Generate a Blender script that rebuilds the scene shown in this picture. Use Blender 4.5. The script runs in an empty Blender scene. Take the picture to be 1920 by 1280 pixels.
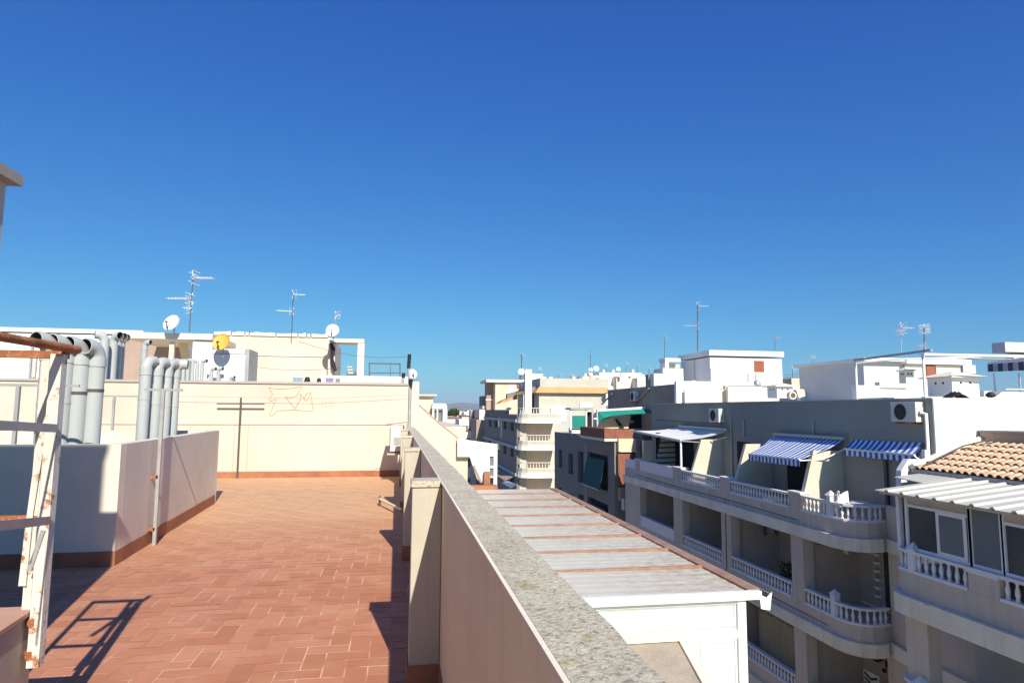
import bpy, math, random
from math import radians as RD, sin, cos, pi
random.seed(7)
S = bpy.context.scene
# ---------------------------------------------------------------- camera, sky, sun
CAM = (0.0, 0.0, 1.75)
FPX, YAW, PITCH, ROLL = 1230.0, RD(9.9), RD(5.95), RD(0.35)
FW = (sin(YAW)*cos(PITCH), cos(YAW)*cos(PITCH), sin(PITCH))
_r0 = (cos(YAW), -sin(YAW), 0.0)
def cross(a, b): return (a[1]*b[2]-a[2]*b[1], a[2]*b[0]-a[0]*b[2], a[0]*b[1]-a[1]*b[0])
_u0 = cross(_r0, FW)
RT = tuple(_r0[i]*cos(ROLL)+_u0[i]*sin(ROLL) for i in range(3))
UP = tuple(_u0[i]*cos(ROLL)-_r0[i]*sin(ROLL) for i in range(3))
import mathutils
V = mathutils.Vector
cam_d = bpy.data.cameras.new('camera'); cam = bpy.data.objects.new('camera', cam_d)
S.collection.objects.link(cam); S.camera = cam
cam_d.sensor_width = 36.0; cam_d.lens = FPX/1920.0*36.0
cam_d.clip_start = 0.05; cam_d.clip_end = 30000
M3 = mathutils.Matrix((RT, UP, tuple(-x for x in FW))).transposed()
cam.matrix_world = mathutils.Matrix.Translation(CAM) @ M3.to_4x4()

SUN = V((-0.17, 1.0, -0.722)).normalized()          # direction the light travels
elev = math.asin(-SUN.z); az = math.atan2(-SUN.x, -SUN.y)
W = bpy.data.worlds.new('World'); S.world = W; W.use_nodes = True
nt = W.node_tree; bg = nt.nodes['Background']
sky = nt.nodes.new('ShaderNodeTexSky'); sky.sky_type = 'NISHITA'; sky.sun_disc = False
sky.sun_elevation = elev; sky.sun_rotation = az
sky.air_density = 1.0; sky.dust_density = 0.5; sky.ozone_density = 1.0; sky.altitude = 50
# the camera's colour response: a tone curve per channel on the physical sky
sepc = nt.nodes.new('ShaderNodeSeparateColor'); comb = nt.nodes.new('ShaderNodeCombineColor'); nt.links.new(sky.outputs[0], sepc.inputs[0])
for i, (k, g) in enumerate(((0.152, 1.21), (0.500, 1.035), (1.87, 0.588))):
    pw_ = nt.nodes.new('ShaderNodeMath'); pw_.operation = 'POWER'; pw_.inputs[1].default_value = g; nt.links.new(sepc.outputs[i], pw_.inputs[0])
    ml = nt.nodes.new('ShaderNodeMath'); ml.operation = 'MULTIPLY'; ml.inputs[1].default_value = k; nt.links.new(pw_.outputs[0], ml.inputs[0]); nt.links.new(ml.outputs[0], comb.inputs[i])
nt.links.new(comb.outputs[0], bg.inputs[0])
bg.inputs[1].default_value = 0.10
sd = bpy.data.lights.new('sun', 'SUN'); so = bpy.data.objects.new('sun', sd); S.collection.objects.link(so)
sd.energy = 5.0; sd.angle = RD(0.53); sd.color = (1.0, 0.92, 0.79)
so.rotation_euler = SUN.to_track_quat('-Z', 'Y').to_euler()
S.view_settings.view_transform = 'Standard'; S.view_settings.look = 'None'
S.view_settings.exposure = 0.38; S.view_settings.gamma = 1.0
# ---------------------------------------------------------------- picture ray -> place on a real plane
def ray(px, py):
    a = (px-960)/FPX; b = -(py-640)/FPX
    return [FW[i]+RT[i]*a+UP[i]*b for i in range(3)]
def _at(px, py, k, v):
    d = ray(px, py); t = (v-CAM[k])/d[k]
    return tuple(CAM[i]+t*d[i] for i in range(3))
def atX(px, py, v): return _at(px, py, 0, v)
def atY(px, py, v): return _at(px, py, 1, v)
def atZ(px, py, v): return _at(px, py, 2, v)
# ---------------------------------------------------------------- materials
MATS = {}
def mat(name, col, rough=0.85, var=0.12, scale=1.2, bump=0.15, bscale=60, streak=0.0, spots=0.0, spotcol=(0.2,0.17,0.13), metal=0.0, fine=0.05, lo=0.56, hi=0.72):
    if name in MATS: return MATS[name]
    m = bpy.data.materials.new(name); m.use_nodes = True; n = m.node_tree.nodes; l = m.node_tree.links
    b = n['Principled BSDF']; b.inputs['Roughness'].default_value = rough; b.inputs['Metallic'].default_value = metal
    b.inputs['Specular IOR Level'].default_value = 0.3
    g = n.new('ShaderNodeNewGeometry')
    def noise(sc, det=5, vec=None, rgh=0.6):
        t = n.new('ShaderNodeTexNoise'); t.inputs['Scale'].default_value = sc; t.inputs['Detail'].default_value = det
        t.inputs['Roughness'].default_value = rgh; l.new(vec or g.outputs['Position'], t.inputs['Vector']); return t
    def ramp(src, a, b_, c0=0.0, c1=1.0):
        r = n.new('ShaderNodeMapRange'); r.inputs[1].default_value = a; r.inputs[2].default_value = b_
        r.inputs[3].default_value = c0; r.inputs[4].default_value = c1; l.new(src, r.inputs[0]); return r.outputs[0]
    def mix(f, a, b_):
        x = n.new('ShaderNodeMix'); x.data_type = 'RGBA'
        if isinstance(f, float): x.inputs[0].default_value = f
        else: l.new(f, x.inputs[0])
        for s_, i in ((a, 6), (b_, 7)):
            if isinstance(s_, tuple): x.inputs[i].default_value = (*s_[:3], 1)
            else: l.new(s_, x.inputs[i])
        return x.outputs[2]
    dark = tuple(c*(1-var) for c in col); light = tuple(min(0.9, c*(1+var*0.6)) for c in col)
    c = mix(ramp(noise(scale).outputs[0], 0.3, 0.7), dark, light)
    if fine: c = mix(ramp(noise(scale*22, 4).outputs[0], 0.35, 0.75, 0, fine*2), c, tuple(x*0.6 for x in col))
    if streak:
        mp = n.new('ShaderNodeMapping'); mp.inputs['Scale'].default_value = (5, 5, 0.35); l.new(g.outputs['Position'], mp.inputs[0])
        c = mix(ramp(noise(1.3, 5, mp.outputs[0]).outputs[0], 0.52, 0.8, 0, streak), c, spotcol)
    if spots:
        c = mix(ramp(noise(scale*5, 6, None, 0.7).outputs[0], lo, hi, 0, spots), c, spotcol)
    l.new(c, b.inputs['Base Color'])
    if bump:
        bp = n.new('ShaderNodeBump'); bp.inputs['Strength'].default_value = bump; bp.inputs['Distance'].default_value = 0.01
        l.new(noise(bscale, 4).outputs[0], bp.inputs['Height']); l.new(bp.outputs[0], b.inputs['Normal'])
    MATS[name] = m; return m
cream = mat('cream_plaster', (0.66,0.565,0.465), streak=0.35, spotcol=(0.54,0.46,0.36), scale=0.7)
cream2 = mat('pale_cream_plaster', (0.80,0.72,0.58), streak=0.2, spotcol=(0.55,0.47,0.36), scale=0.5)
shaftp = mat('pale_shaft_plaster', (0.74,0.67,0.55), streak=0.15, spotcol=(0.5,0.42,0.36), scale=1.0)
pinkp = mat('pinkish_plaster', (0.87,0.75,0.52), streak=0.28, spotcol=(0.36,0.29,0.25), scale=1.0)
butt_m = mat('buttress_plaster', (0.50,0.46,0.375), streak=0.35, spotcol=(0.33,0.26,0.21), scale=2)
white = mat('white_plaster', (0.82,0.81,0.78), var=0.05, streak=0.10, spotcol=(0.55,0.52,0.47), scale=0.6)
whitem = mat('white_painted_metal', (0.80,0.80,0.78), rough=0.4, var=0.04, bump=0, fine=0.02)
panelw = mat('white_panel', (0.60,0.65,0.61), rough=0.35, var=0.03, bump=0, fine=0.02)
grayp = mat('grey_plaster', (0.62,0.53,0.44), streak=0.4, spotcol=(0.2,0.19,0.18), scale=0.6)
grayl = mat('light_grey_plaster', (0.50,0.50,0.46), var=0.08, streak=0.1, scale=0.6)
attic_m = mat('bluish_grey_plaster', (0.30,0.31,0.27), var=0.14, streak=0.3, spotcol=(0.2,0.2,0.2), scale=0.4)
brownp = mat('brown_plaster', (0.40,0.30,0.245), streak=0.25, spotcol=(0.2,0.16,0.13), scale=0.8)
darkp = mat('dark_grey_plaster', (0.24,0.225,0.20), streak=0.2, spotcol=(0.09,0.09,0.09), scale=0.6)
peach = mat('peach_plaster', (0.78,0.60,0.42), var=0.06, scale=0.4)
concrete = mat('weathered_concrete', (0.40,0.37,0.32), streak=0.3, spots=0.5, spotcol=(0.20,0.18,0.14), scale=1.5, bump=0.4)
bandm = mat('cast_concrete_band', (0.85,0.76,0.61), streak=0.35, spotcol=(0.27,0.24,0.19), scale=1.2, var=0.15)
balw = mat('white_balustrade', (0.78,0.76,0.76), var=0.06, scale=3, rough=0.6)
divm = mat('beige_divider_plaster', (0.62,0.58,0.46), var=0.05, scale=1.5, bump=0.3, bscale=90)
terra = mat('terracotta_skirting', (0.38,0.16,0.085), var=0.25, scale=3)
tilem_roof = mat('clay_roof_tile', (0.74,0.52,0.34), var=0.25, scale=5, spots=0.5, spotcol=(0.55,0.24,0.10))
orangeb = mat('orange_tile_band', (0.58,0.33,0.16), var=0.12, scale=1)
pvc = mat('grey_vent_pipe', (0.45,0.48,0.47), rough=0.45, var=0.06, bump=0, fine=0.03, streak=0.15, spotcol=(0.35,0.35,0.33))
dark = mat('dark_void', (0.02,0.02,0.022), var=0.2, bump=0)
blackm = mat('black_plastic', (0.02,0.02,0.025), rough=0.5, bump=0)
galv = mat('galvanised_steel', (0.42,0.43,0.42), rough=0.45, var=0.15, scale=6, bump=0, metal=0.3, spots=0.3, spotcol=(0.25,0.2,0.16))
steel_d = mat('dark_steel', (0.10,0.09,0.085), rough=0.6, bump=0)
rust = mat('rusted_steel', (0.34,0.13,0.055), rough=0.9, var=0.45, scale=9, spots=0.8, spotcol=(0.60,0.48,0.36), bump=0.5)
rustw = mat('flaking_white_paint_steel', (0.66,0.65,0.58), rough=0.7, var=0.15, scale=2.2, spots=1.0, spotcol=(0.34,0.15,0.055), bump=0.4, streak=0.5, lo=0.56, hi=0.64)
dishm = mat('dish_white', (0.78,0.78,0.76), rough=0.5, var=0.03, bump=0, fine=0)
dishy = mat('dish_yellow', (0.80,0.43,0.08), rough=0.6, var=0.08, bump=0, fine=0)
redm = mat('brown_red_shutter', (0.30,0.10,0.055), rough=0.6, bump=0)
green = mat('green_awning_cloth', (0.015,0.23,0.18), var=0.1, bump=0, fine=0)
greend = mat('dark_green_blind', (0.02,0.10,0.10), var=0.15, bump=0)
acw = mat('air_conditioner_shell', (0.66,0.64,0.57), rough=0.5, var=0.04, bump=0, fine=0.02)
reed = mat('brown_reed', (0.30,0.12,0.075), var=0.35, scale=8, fine=0.2)
slate = mat('slate_capping', (0.42,0.40,0.37), var=0.1)
foliage = mat('foliage_green', (0.05,0.08,0.03), var=0.4, scale=3)
asphalt = mat('asphalt', (0.17,0.155,0.135), var=0.2, scale=0.5)
ground_m = mat('dry_earth', (0.30,0.25,0.19), var=0.3, scale=0.02)
hill_m = mat('hill_scrub', (0.16,0.17,0.15), var=0.2, scale=0.002, bump=0)
gravel = mat('pebbledash', (0.50,0.42,0.33), var=0.25, scale=3, bump=1.0, bscale=70, fine=0.35, spots=0.4, spotcol=(0.35,0.28,0.22))
lace = mat('grey_curtain', (0.42,0.42,0.40), var=0.1, bump=0)
curt = mat('sand_curtain', (0.38,0.34,0.22), var=0.12, bump=0)
cloth1 = mat('blue_towel', (0.22,0.32,0.38), bump=0); cloth2 = mat('violet_cloth', (0.22,0.20,0.38), bump=0)
graff = mat('spray_line', (0.42,0.37,0.20), var=0.3, bump=0)
def glass_mat(name, col):
    m = bpy.data.materials.new(name); m.use_nodes = True; b = m.node_tree.nodes['Principled BSDF']
    b.inputs['Base Color'].default_value = (*col, 1); b.inputs['Roughness'].default_value = 0.12
    b.inputs['Specular IOR Level'].default_value = 0.6; return m
glass = glass_mat('window_glass', (0.05,0.06,0.065)); glassl = glass_mat('pale_window_glass', (0.16,0.19,0.19))
def stripe_mat(name, c0, c1, axis, freq, phase=0.0, rough=0.8):
    m = bpy.data.materials.new(name); m.use_nodes = True; n = m.node_tree.nodes; l = m.node_tree.links; b = n['Principled BSDF']
    b.inputs['Roughness'].default_value = rough
    g = n.new('ShaderNodeNewGeometry'); sp = n.new('ShaderNodeSeparateXYZ'); l.new(g.outputs['Position'], sp.inputs[0])
    mu = n.new('ShaderNodeMath'); mu.operation = 'MULTIPLY_ADD'; mu.inputs[1].default_value = freq; mu.inputs[2].default_value = phase+100
    l.new(sp.outputs[axis], mu.inputs[0]); fr = n.new('ShaderNodeMath'); fr.operation = 'FRACT'; l.new(mu.outputs[0], fr.inputs[0])
    gt = n.new('ShaderNodeMath'); gt.operation = 'GREATER_THAN'; gt.inputs[1].default_value = 0.5; l.new(fr.outputs[0], gt.inputs[0])
    x = n.new('ShaderNodeMix'); x.data_type = 'RGBA'; l.new(gt.outputs[0], x.inputs[0])
    x.inputs[6].default_value = (*c0, 1); x.inputs[7].default_value = (*c1, 1)
    l.new(x.outputs[2], b.inputs['Base Color']); return m
blue_str = stripe_mat('blue_white_canvas', (0.04,0.10,0.38), (0.74,0.80,0.88), 1, 4.6)
navy_str = stripe_mat('navy_white_canvas', (0.03,0.035,0.08), (0.30,0.32,0.38), 1, 2.2)
# terrace tiles: per-tile colour, worn tan towards the far end; grout half painted over
def tile_material():
    m = bpy.data.materials.new('terracotta_tiles'); m.use_nodes = True; n = m.node_tree.nodes; l = m.node_tree.links; b = n['Principled BSDF']
    b.inputs['Roughness'].default_value = 0.75; b.inputs['Specular IOR Level'].default_value = 0.25
    a = n.new('ShaderNodeAttribute'); a.attribute_name = 'tone'
    g = n.new('ShaderNodeNewGeometry'); sp = n.new('ShaderNodeSeparateXYZ'); l.new(g.outputs['Position'], sp.inputs[0])
    def N(sc, d=5):
        t = n.new('ShaderNodeTexNoise'); t.inputs['Scale'].default_value = sc; t.inputs['Detail'].default_value = d; l.new(g.outputs['Position'], t.inputs['Vector']); return t.outputs[0]
    def mr(s, a0, a1, b0=0., b1=1.):
        r = n.new('ShaderNodeMapRange'); l.new(s, r.inputs[0])
        for i, v in enumerate((a0, a1, b0, b1)): r.inputs[i+1].default_value = v
        return r.outputs[0]
    def mx(f, c0, c1):
        x = n.new('ShaderNodeMix'); x.data_type = 'RGBA'; l.new(f, x.inputs[0])
        for s, i in ((c0, 6), (c1, 7)):
            if isinstance(s, tuple): x.inputs[i].default_value = (*s, 1)
            else: l.new(s, x.inputs[i])
        return x.outputs[2]
    c = mx(a.outputs['Fac'], (0.43,0.175,0.095), (0.54,0.24,0.14))
    c = mx(mr(N(2.2), 0.45, 0.75, 0, 0.55), c, (0.58,0.31,0.19))
    c = mx(mr(N(30), 0.5, 0.8, 0, 0.3), c, (0.36,0.13,0.07))
    ad = n.new('ShaderNodeMath'); ad.operation = 'ADD'; l.new(sp.outputs[1], ad.inputs[0]); l.new(mr(N(0.8), 0, 1, -1.2, 1.2), ad.inputs[1])
    c = mx(mr(ad.outputs[0], 7.5, 12.0), c, (0.62,0.36,0.20))
    st = mr(sp.outputs[1], 10.9, 11.0, 0, 0.4)
    c = mx(st, c, (0.68,0.42,0.24))
    l.new(c, b.inputs['Base Color'])
    bp = n.new('ShaderNodeBump'); bp.inputs['Strength'].default_value = 0.25; bp.inputs['Distance'].default_value = 0.004
    l.new(N(45), bp.inputs['Height']); l.new(bp.outputs[0], b.inputs['Normal'])
    k = bpy.data.materials.new('tile_grout'); k.use_nodes = True; n = k.node_tree.nodes; l = k.node_tree.links; b = n['Principled BSDF']
    b.inputs['Roughness'].default_value = 0.9
    g = n.new('ShaderNodeNewGeometry'); sp = n.new('ShaderNodeSeparateXYZ'); l.new(g.outputs['Position'], sp.inputs[0])
    c = mx(mr(N(2.6, 3), 0.44, 0.58), (0.48,0.22,0.13), (0.70,0.47,0.34))
    c = mx(mr(sp.outputs[1], 9.5, 11.2), c, (0.60,0.35,0.20))
    l.new(c, b.inputs['Base Color'])
    return m, k
tile_m, grout_m = tile_material()
# weathered coping with lichen
def coping_material():
    m = bpy.data.materials.new('lichen_concrete'); m.use_nodes = True; n = m.node_tree.nodes; l = m.node_tree.links; b = n['Principled BSDF']
    b.inputs['Roughness'].default_value = 0.95
    g = n.new('ShaderNodeNewGeometry')
    def N(sc, d=6, r=0.65, dist=0.0):
        t = n.new('ShaderNodeTexNoise'); t.inputs['Scale'].default_value = sc; t.inputs['Detail'].default_value = d
        t.inputs['Roughness'].default_value = r; t.inputs['Distortion'].default_value = dist
        l.new(g.outputs['Position'], t.inputs['Vector']); return t.outputs[0]
    def mr(s, a0, a1, b0=0., b1=1.):
        r = n.new('ShaderNodeMapRange'); l.new(s, r.inputs[0])
        for i, v in enumerate((a0, a1, b0, b1)): r.inputs[i+1].default_value = v
        return r.outputs[0]
    def mx(f, c0, c1):
        x = n.new('ShaderNodeMix'); x.data_type = 'RGBA'; l.new(f, x.inputs[0])
        for s, i in ((c0, 6), (c1, 7)):
            if isinstance(s, tuple): x.inputs[i].default_value = (*s, 1)
            else: l.new(s, x.inputs[i])
        return x.outputs[2]
    c = mx(mr(N(6), 0.3, 0.7), (0.52,0.47,0.36), (0.70,0.64,0.49))
    c = mx(mr(N(66, 8, 0.72, 0.9), 0.51, 0.62, 0, 0.8), c, (0.15,0.12,0.085))
    c = mx(mr(N(90, 3, 0.6), 0.60, 0.74, 0, 0.4), c, (0.78,0.73,0.62))
    y = n.new('ShaderNodeMath'); y.operation = 'MULTIPLY'; l.new(mr(N(7, 4, 0.6), 0.60, 0.68), y.inputs[0]); l.new(mr(N(60), 0.42, 0.55), y.inputs[1])
    c = mx(y.outputs[0], c, (0.44,0.34,0.12))
    l.new(c, b.inputs['Base Color'])
    bp = n.new('ShaderNodeBump'); bp.inputs['Strength'].default_value = 0.9; bp.inputs['Distance'].default_value = 0.012
    l.new(N(60, 6, 0.7, 0.6), bp.inputs['Height']); l.new(bp.outputs[0], b.inputs['Normal'])
    return m
coping_m = coping_material()
# dusty corrugated sheet: dust gathers toward the gutter
def sheet_material():
    m = bpy.data.materials.new('dusty_white_sheet'); m.use_nodes = True; n = m.node_tree.nodes; l = m.node_tree.links; b = n['Principled BSDF']
    b.inputs['Roughness'].default_value = 0.6
    g = n.new('ShaderNodeNewGeometry'); sp = n.new('ShaderNodeSeparateXYZ'); l.new(g.outputs['Position'], sp.inputs[0])
    mp = n.new('ShaderNodeMapping'); mp.inputs['Scale'].default_value = (2.2, 4, 1); l.new(g.outputs['Position'], mp.inputs[0])
    t = n.new('ShaderNodeTexNoise'); t.inputs['Scale'].default_value = 3.0; t.inputs['Detail'].default_value = 8; t.inputs['Roughness'].default_value = 0.7; l.new(mp.outputs[0], t.inputs['Vector'])
    t2 = n.new('ShaderNodeTexNoise'); t2.inputs['Scale'].default_value = 1.1; t2.inputs['Detail'].default_value = 4; l.new(g.outputs['Position'], t2.inputs['Vector'])
    def mr(s, a0, a1, b0=0., b1=1.):
        r = n.new('ShaderNodeMapRange'); l.new(s, r.inputs[0])
        for i, v in enumerate((a0, a1, b0, b1)): r.inputs[i+1].default_value = v
        return r.outputs[0]
    ma = n.new('ShaderNodeMath'); ma.operation = 'MULTIPLY'; l.new(mr(t.outputs[0], 0.35, 0.65), ma.inputs[0])
    add = n.new('ShaderNodeMath'); add.operation = 'ADD'; l.new(mr(sp.outputs[0], 1.2, 3.9, -0.25, 0.95), add.inputs[0]); l.new(mr(t2.outputs[0], 0.3, 0.7, -0.15, 0.35), add.inputs[1])
    l.new(mr(add.outputs[0], 0.0, 1.0), ma.inputs[1])
    x = n.new('ShaderNodeMix'); x.data_type = 'RGBA'; l.new(ma.outputs[0], x.inputs[0])
    x.inputs[6].default_value = (0.62,0.61,0.52,1); x.inputs[7].default_value = (0.40,0.31,0.21,1)
    l.new(x.outputs[2], b.inputs['Base Color']); return m
sheet_m = sheet_material()
seam_m = mat('rusty_brown_seam', (0.34,0.20,0.145), var=0.3, scale=4, bump=0, spots=0.5, spotcol=(0.36,0.2,0.13))
sheet_w = mat('white_ribbed_sheet', (0.56,0.55,0.48), rough=0.5, var=0.08, bump=0, streak=0)
# ---------------------------------------------------------------- mesh builder
WL = {}
class MB:
    def __init__(s): s.v = []; s.f = []; s.sm = []; s.tone = []
    def add(s, vs, fs, smooth=False):
        o = len(s.v); s.v += [tuple(p) for p in vs]; s.f += [tuple(i+o for i in f) for f in fs]; s.sm += [smooth]*len(fs); return s
    def hexa(s, p): return s.add(p, [(0,3,2,1),(4,5,6,7),(0,1,5,4),(1,2,6,5),(2,3,7,6),(3,0,4,7)])
    def box(s, x0, y0, z0, x1, y1, z1):
        if x0 > x1: x0, x1 = x1, x0
        if y0 > y1: y0, y1 = y1, y0
        if z0 > z1: z0, z1 = z1, z0
        return s.hexa([(x0,y0,z0),(x1,y0,z0),(x1,y1,z0),(x0,y1,z0),(x0,y0,z1),(x1,y0,z1),(x1,y1,z1),(x0,y1,z1)])
    def prism(s, poly, ex):
        n = len(poly); q = [tuple(p[i]+ex[i] for i in range(3)) for p in poly]
        return s.add(list(poly)+q, [tuple(range(n-1,-1,-1)), tuple(range(n,2*n))]+[(i,(i+1)%n,(i+1)%n+n,i+n) for i in range(n)])
    def outline(s, pts, z0, z1): return s.prism([(x,y,z0) for x,y in pts], (0,0,z1-z0))
    def tube(s, path, r, n=8, caps=True, smooth=True):
        P = [V(p) for p in path]; rs = r if isinstance(r, (list,tuple)) else [r]*len(P); vs = []; a = None
        for i, p in enumerate(P):
            d = (P[min(i+1,len(P)-1)]-P[max(i-1,0)]).normalized()
            if a is None: a = d.orthogonal().normalized()
            a = (a-d*a.dot(d)).normalized(); b = d.cross(a)
            for k in range(n):
                t = 2*pi*k/n; vs.append(tuple(p+(a*cos(t)+b*sin(t))*rs[i]))
        fs = [(i*n+k, i*n+(k+1)%n, (i+1)*n+(k+1)%n, (i+1)*n+k) for i in range(len(P)-1) for k in range(n)]
        s.add(vs, fs, smooth)
        if caps:
            m = len(P); s.add(vs[:n], [tuple(range(n-1,-1,-1))]); s.add(vs[(m-1)*n:], [tuple(range(n))])
        return s
    def bar(s, p, q, w, h=None):
        h = h or w; p = V(p); q = V(q); d = (q-p).normalized()
        u = V((0,0,1)) if abs(d.z) < 0.95 else V((0,1,0)); a = d.cross(u).normalized()*w/2; b = a.cross(d).normalized()*h/2
        return s.hexa([tuple(x) for x in (p-a-b, p+a-b, p+a+b, p-a+b, q-a-b, q+a-b, q+a+b, q-a+b)])
    def lathe(s, prof, o=(0,0,0), n=10, smooth=True):
        vs = [(o[0]+r*cos(2*pi*k/n), o[1]+r*sin(2*pi*k/n), o[2]+z) for r, z in prof for k in range(n)]
        fs = [(i*n+k, i*n+(k+1)%n, (i+1)*n+(k+1)%n, (i+1)*n+k) for i in range(len(prof)-1) for k in range(n)]
        s.add(vs, fs, smooth); s.add(vs[:n], [tuple(range(n-1,-1,-1))]); return s.add(vs[-n:], [tuple(range(n))])
    def build(s, name, m, parent=None, bevel=0.0, base=None):
        if base is None:
            if parent is not None: base = WL[parent.name]
            else:
                xs = [p[0] for p in s.v]; ys = [p[1] for p in s.v]; base = V(((min(xs)+max(xs))/2, (min(ys)+max(ys))/2, min(p[2] for p in s.v)))
        base = V(base)
        me = bpy.data.meshes.new(name); me.from_pydata([tuple(V(p)-base) for p in s.v], [], s.f)
        me.polygons.foreach_set('use_smooth', s.sm); me.materials.append(m)
        me.update(); o = bpy.data.objects.new(name, me); S.collection.objects.link(o)
        if parent is not None: o.parent = parent; o.location = base-WL[parent.name]
        else: o.location = base
        WL[o.name] = base
        if bevel:
            b = o.modifiers.new('bevel', 'BEVEL'); b.width = bevel; b.segments = 2; b.limit_method = 'ANGLE'
        return o
def tag(o, label, cat, group=None):
    o['label'] = label; o['category'] = cat
    if group: o['group'] = group
    return o
def structure(o): o['kind'] = 'structure'; return o
def thing(name, label, cat, loc, group=None):
    o = bpy.data.objects.new(name, None); S.collection.objects.link(o); o.empty_display_size = 0.3
    o.location = loc; WL[o.name] = V(loc); return tag(o, label, cat, group)
def kids(o): return [c for c in S.objects if c.parent == o]
def dup(o, loc, label=None, rz=None, scale=None):
    def cp(x, par):
        c = x.copy(); S.collection.objects.link(c); WL[c.name] = V(loc)
        if par is not None: c.parent = par
        for k in kids(x): cp(k, c)
        return c
    c = cp(o, None); c.location = loc
    if rz is not None: c.rotation_euler.z = rz
    if scale: c.scale = (scale,)*3
    if label: c['label'] = label
    return c
def fb(x0, y0, x1, y1, Y, depth, mb=None):      # box whose sunny front spans a picture rectangle at distance Y
    a = atY(x0, y0, Y); b = atY(x1, y1, Y); mb = mb or MB()
    return mb.box(a[0], Y, b[2], b[0], Y+depth, a[2])
BOT = -12.6
# ================================================================ SETTING
structure(MB().box(-2500,-400,-13.0,2500,5000,-12.65).build('ground', ground_m))
structure(MB().box(4.4,-60,-12.6,11.6,400,-12.56).build('street', asphalt))
for x in (4.4, 10.4): structure(MB().box(x,-60,-12.56,x+1.2,400,-12.44).build('pavement', concrete))
hv = []; hf = []
NX = 70
for j, (yy, hh) in enumerate(((5200, -20), (6500, 55), (7600, 95), (9500, 60))):
    for i in range(NX):
        x = -5200+i*170.0
        h = hh*(0.55+0.35*sin(x*0.0011+j)+0.25*sin(x*0.0037+2*j)+0.12*sin(x*0.011)) if j else -20
        hv.append((x, yy, h))
for j in range(3):
    for i in range(NX-1): hf.append((j*NX+i, j*NX+i+1, (j+1)*NX+i+1, (j+1)*NX+i))
mb = MB(); mb.add(hv, hf, True); structure(mb.build('hills', hill_m))
# terrace floor : herringbone terracotta tiles on a grout bed
structure(MB().box(-9,-1.5,-0.06,0.31,17.8,-0.0025).build('floor_bed', grout_m))
mb = MB(); w = 0.15; g = 0.0045; tones = []
def tileq(x0, y0, x1, y1):
    z = [random.uniform(-0.0012, 0.0012) for _ in range(4)]
    h = 0.007; mb.add([(x0+g,y0+h,z[0]),(x1-g,y0+h,z[1]),(x1-g,y1-h,z[2]),(x0+g,y1-h,z[3])], [(0,1,2,3)]); tones.append(random.random())
ox, oy = 0.30, -1.5
for i in range(0, 42):
    for j in range(0, 128):
        t = (i-j) % 4; x = ox-(i+1)*w; y = oy+j*w
        if t == 0 : tileq(x-w, y, x+w, y+w)
        elif t == 3 and y+2*w < 17.8: tileq(x, y, x+w, y+2*w)
fl = mb.build('terrace_floor', tile_m); structure(fl)
att = fl.data.attributes.new('tone', 'FLOAT', 'FACE'); att.data.foreach_set('value', tones)
# our own building below the terrace
tb = thing('apartment_building', 'own apartment building whose terracotta roof terrace lies in the foreground', 'building', (-4, 8, BOT))
MB().box(-9,-3,-3.0,0.46,17.85,-0.07).build('wall', pinkp, tb)
MB().box(-9,-3,BOT,4.1,17.85,-3.01).build('lower_wall', cream2, tb)
# ================================================================ PARAPET
pw = thing('parapet_wall', 'long pinkish parapet wall with lichened concrete coping and buttresses', 'parapet wall', (0.38, 8, 0))
ZT = 1.29
MB().box(0.305,-2,0.0,0.452,17.72,ZT-0.0145).build('wall', pinkp, pw)
mb = MB(); NY = 150
prev = None
for k in range(NY+1):
    y = -2+19.7*k/NY; e = 0.471+random.uniform(-0.005,0.004); el = 0.304
    ring = [(el,y,ZT-0.013),(0.454,y,ZT-0.013),(0.454,y,ZT-0.085),(e,y,ZT-0.085),(e,y,ZT-0.007+random.uniform(-0.003,0.003)),(0.42,y,ZT),(el,y,ZT)]
    if prev: mb.add(prev+ring, [(i,(i+1)%7,(i+1)%7+7,i+7) for i in range(7)])
    else: mb.add(ring, [(0,1,2,3,4,5,6)])
    prev = ring
mb.add(prev, [(6,5,4,3,2,1,0)]); mb.build('coping', coping_m, pw)
MB().box(0.292,-2,ZT-0.016,0.3035,17.7,ZT-0.001).build('lip', cream2, pw)
MB().box(0.293,-2,0.002,0.3045,17.7,0.16).build('skirting', terra, pw)
for yb in (0.65, 4.33, 7.98, 11.7, 15.4):
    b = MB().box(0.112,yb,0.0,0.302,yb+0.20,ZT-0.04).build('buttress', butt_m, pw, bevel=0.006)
    MB().box(0.105,yb-0.012,ZT-0.038,0.291,yb+0.215,ZT+0.002).build('cap', coping_m, b, bevel=0.004)
    MB().box(0.101,yb-0.012,0.0,0.292,yb+0.212,0.16).build('skirting', terra, b)
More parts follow.
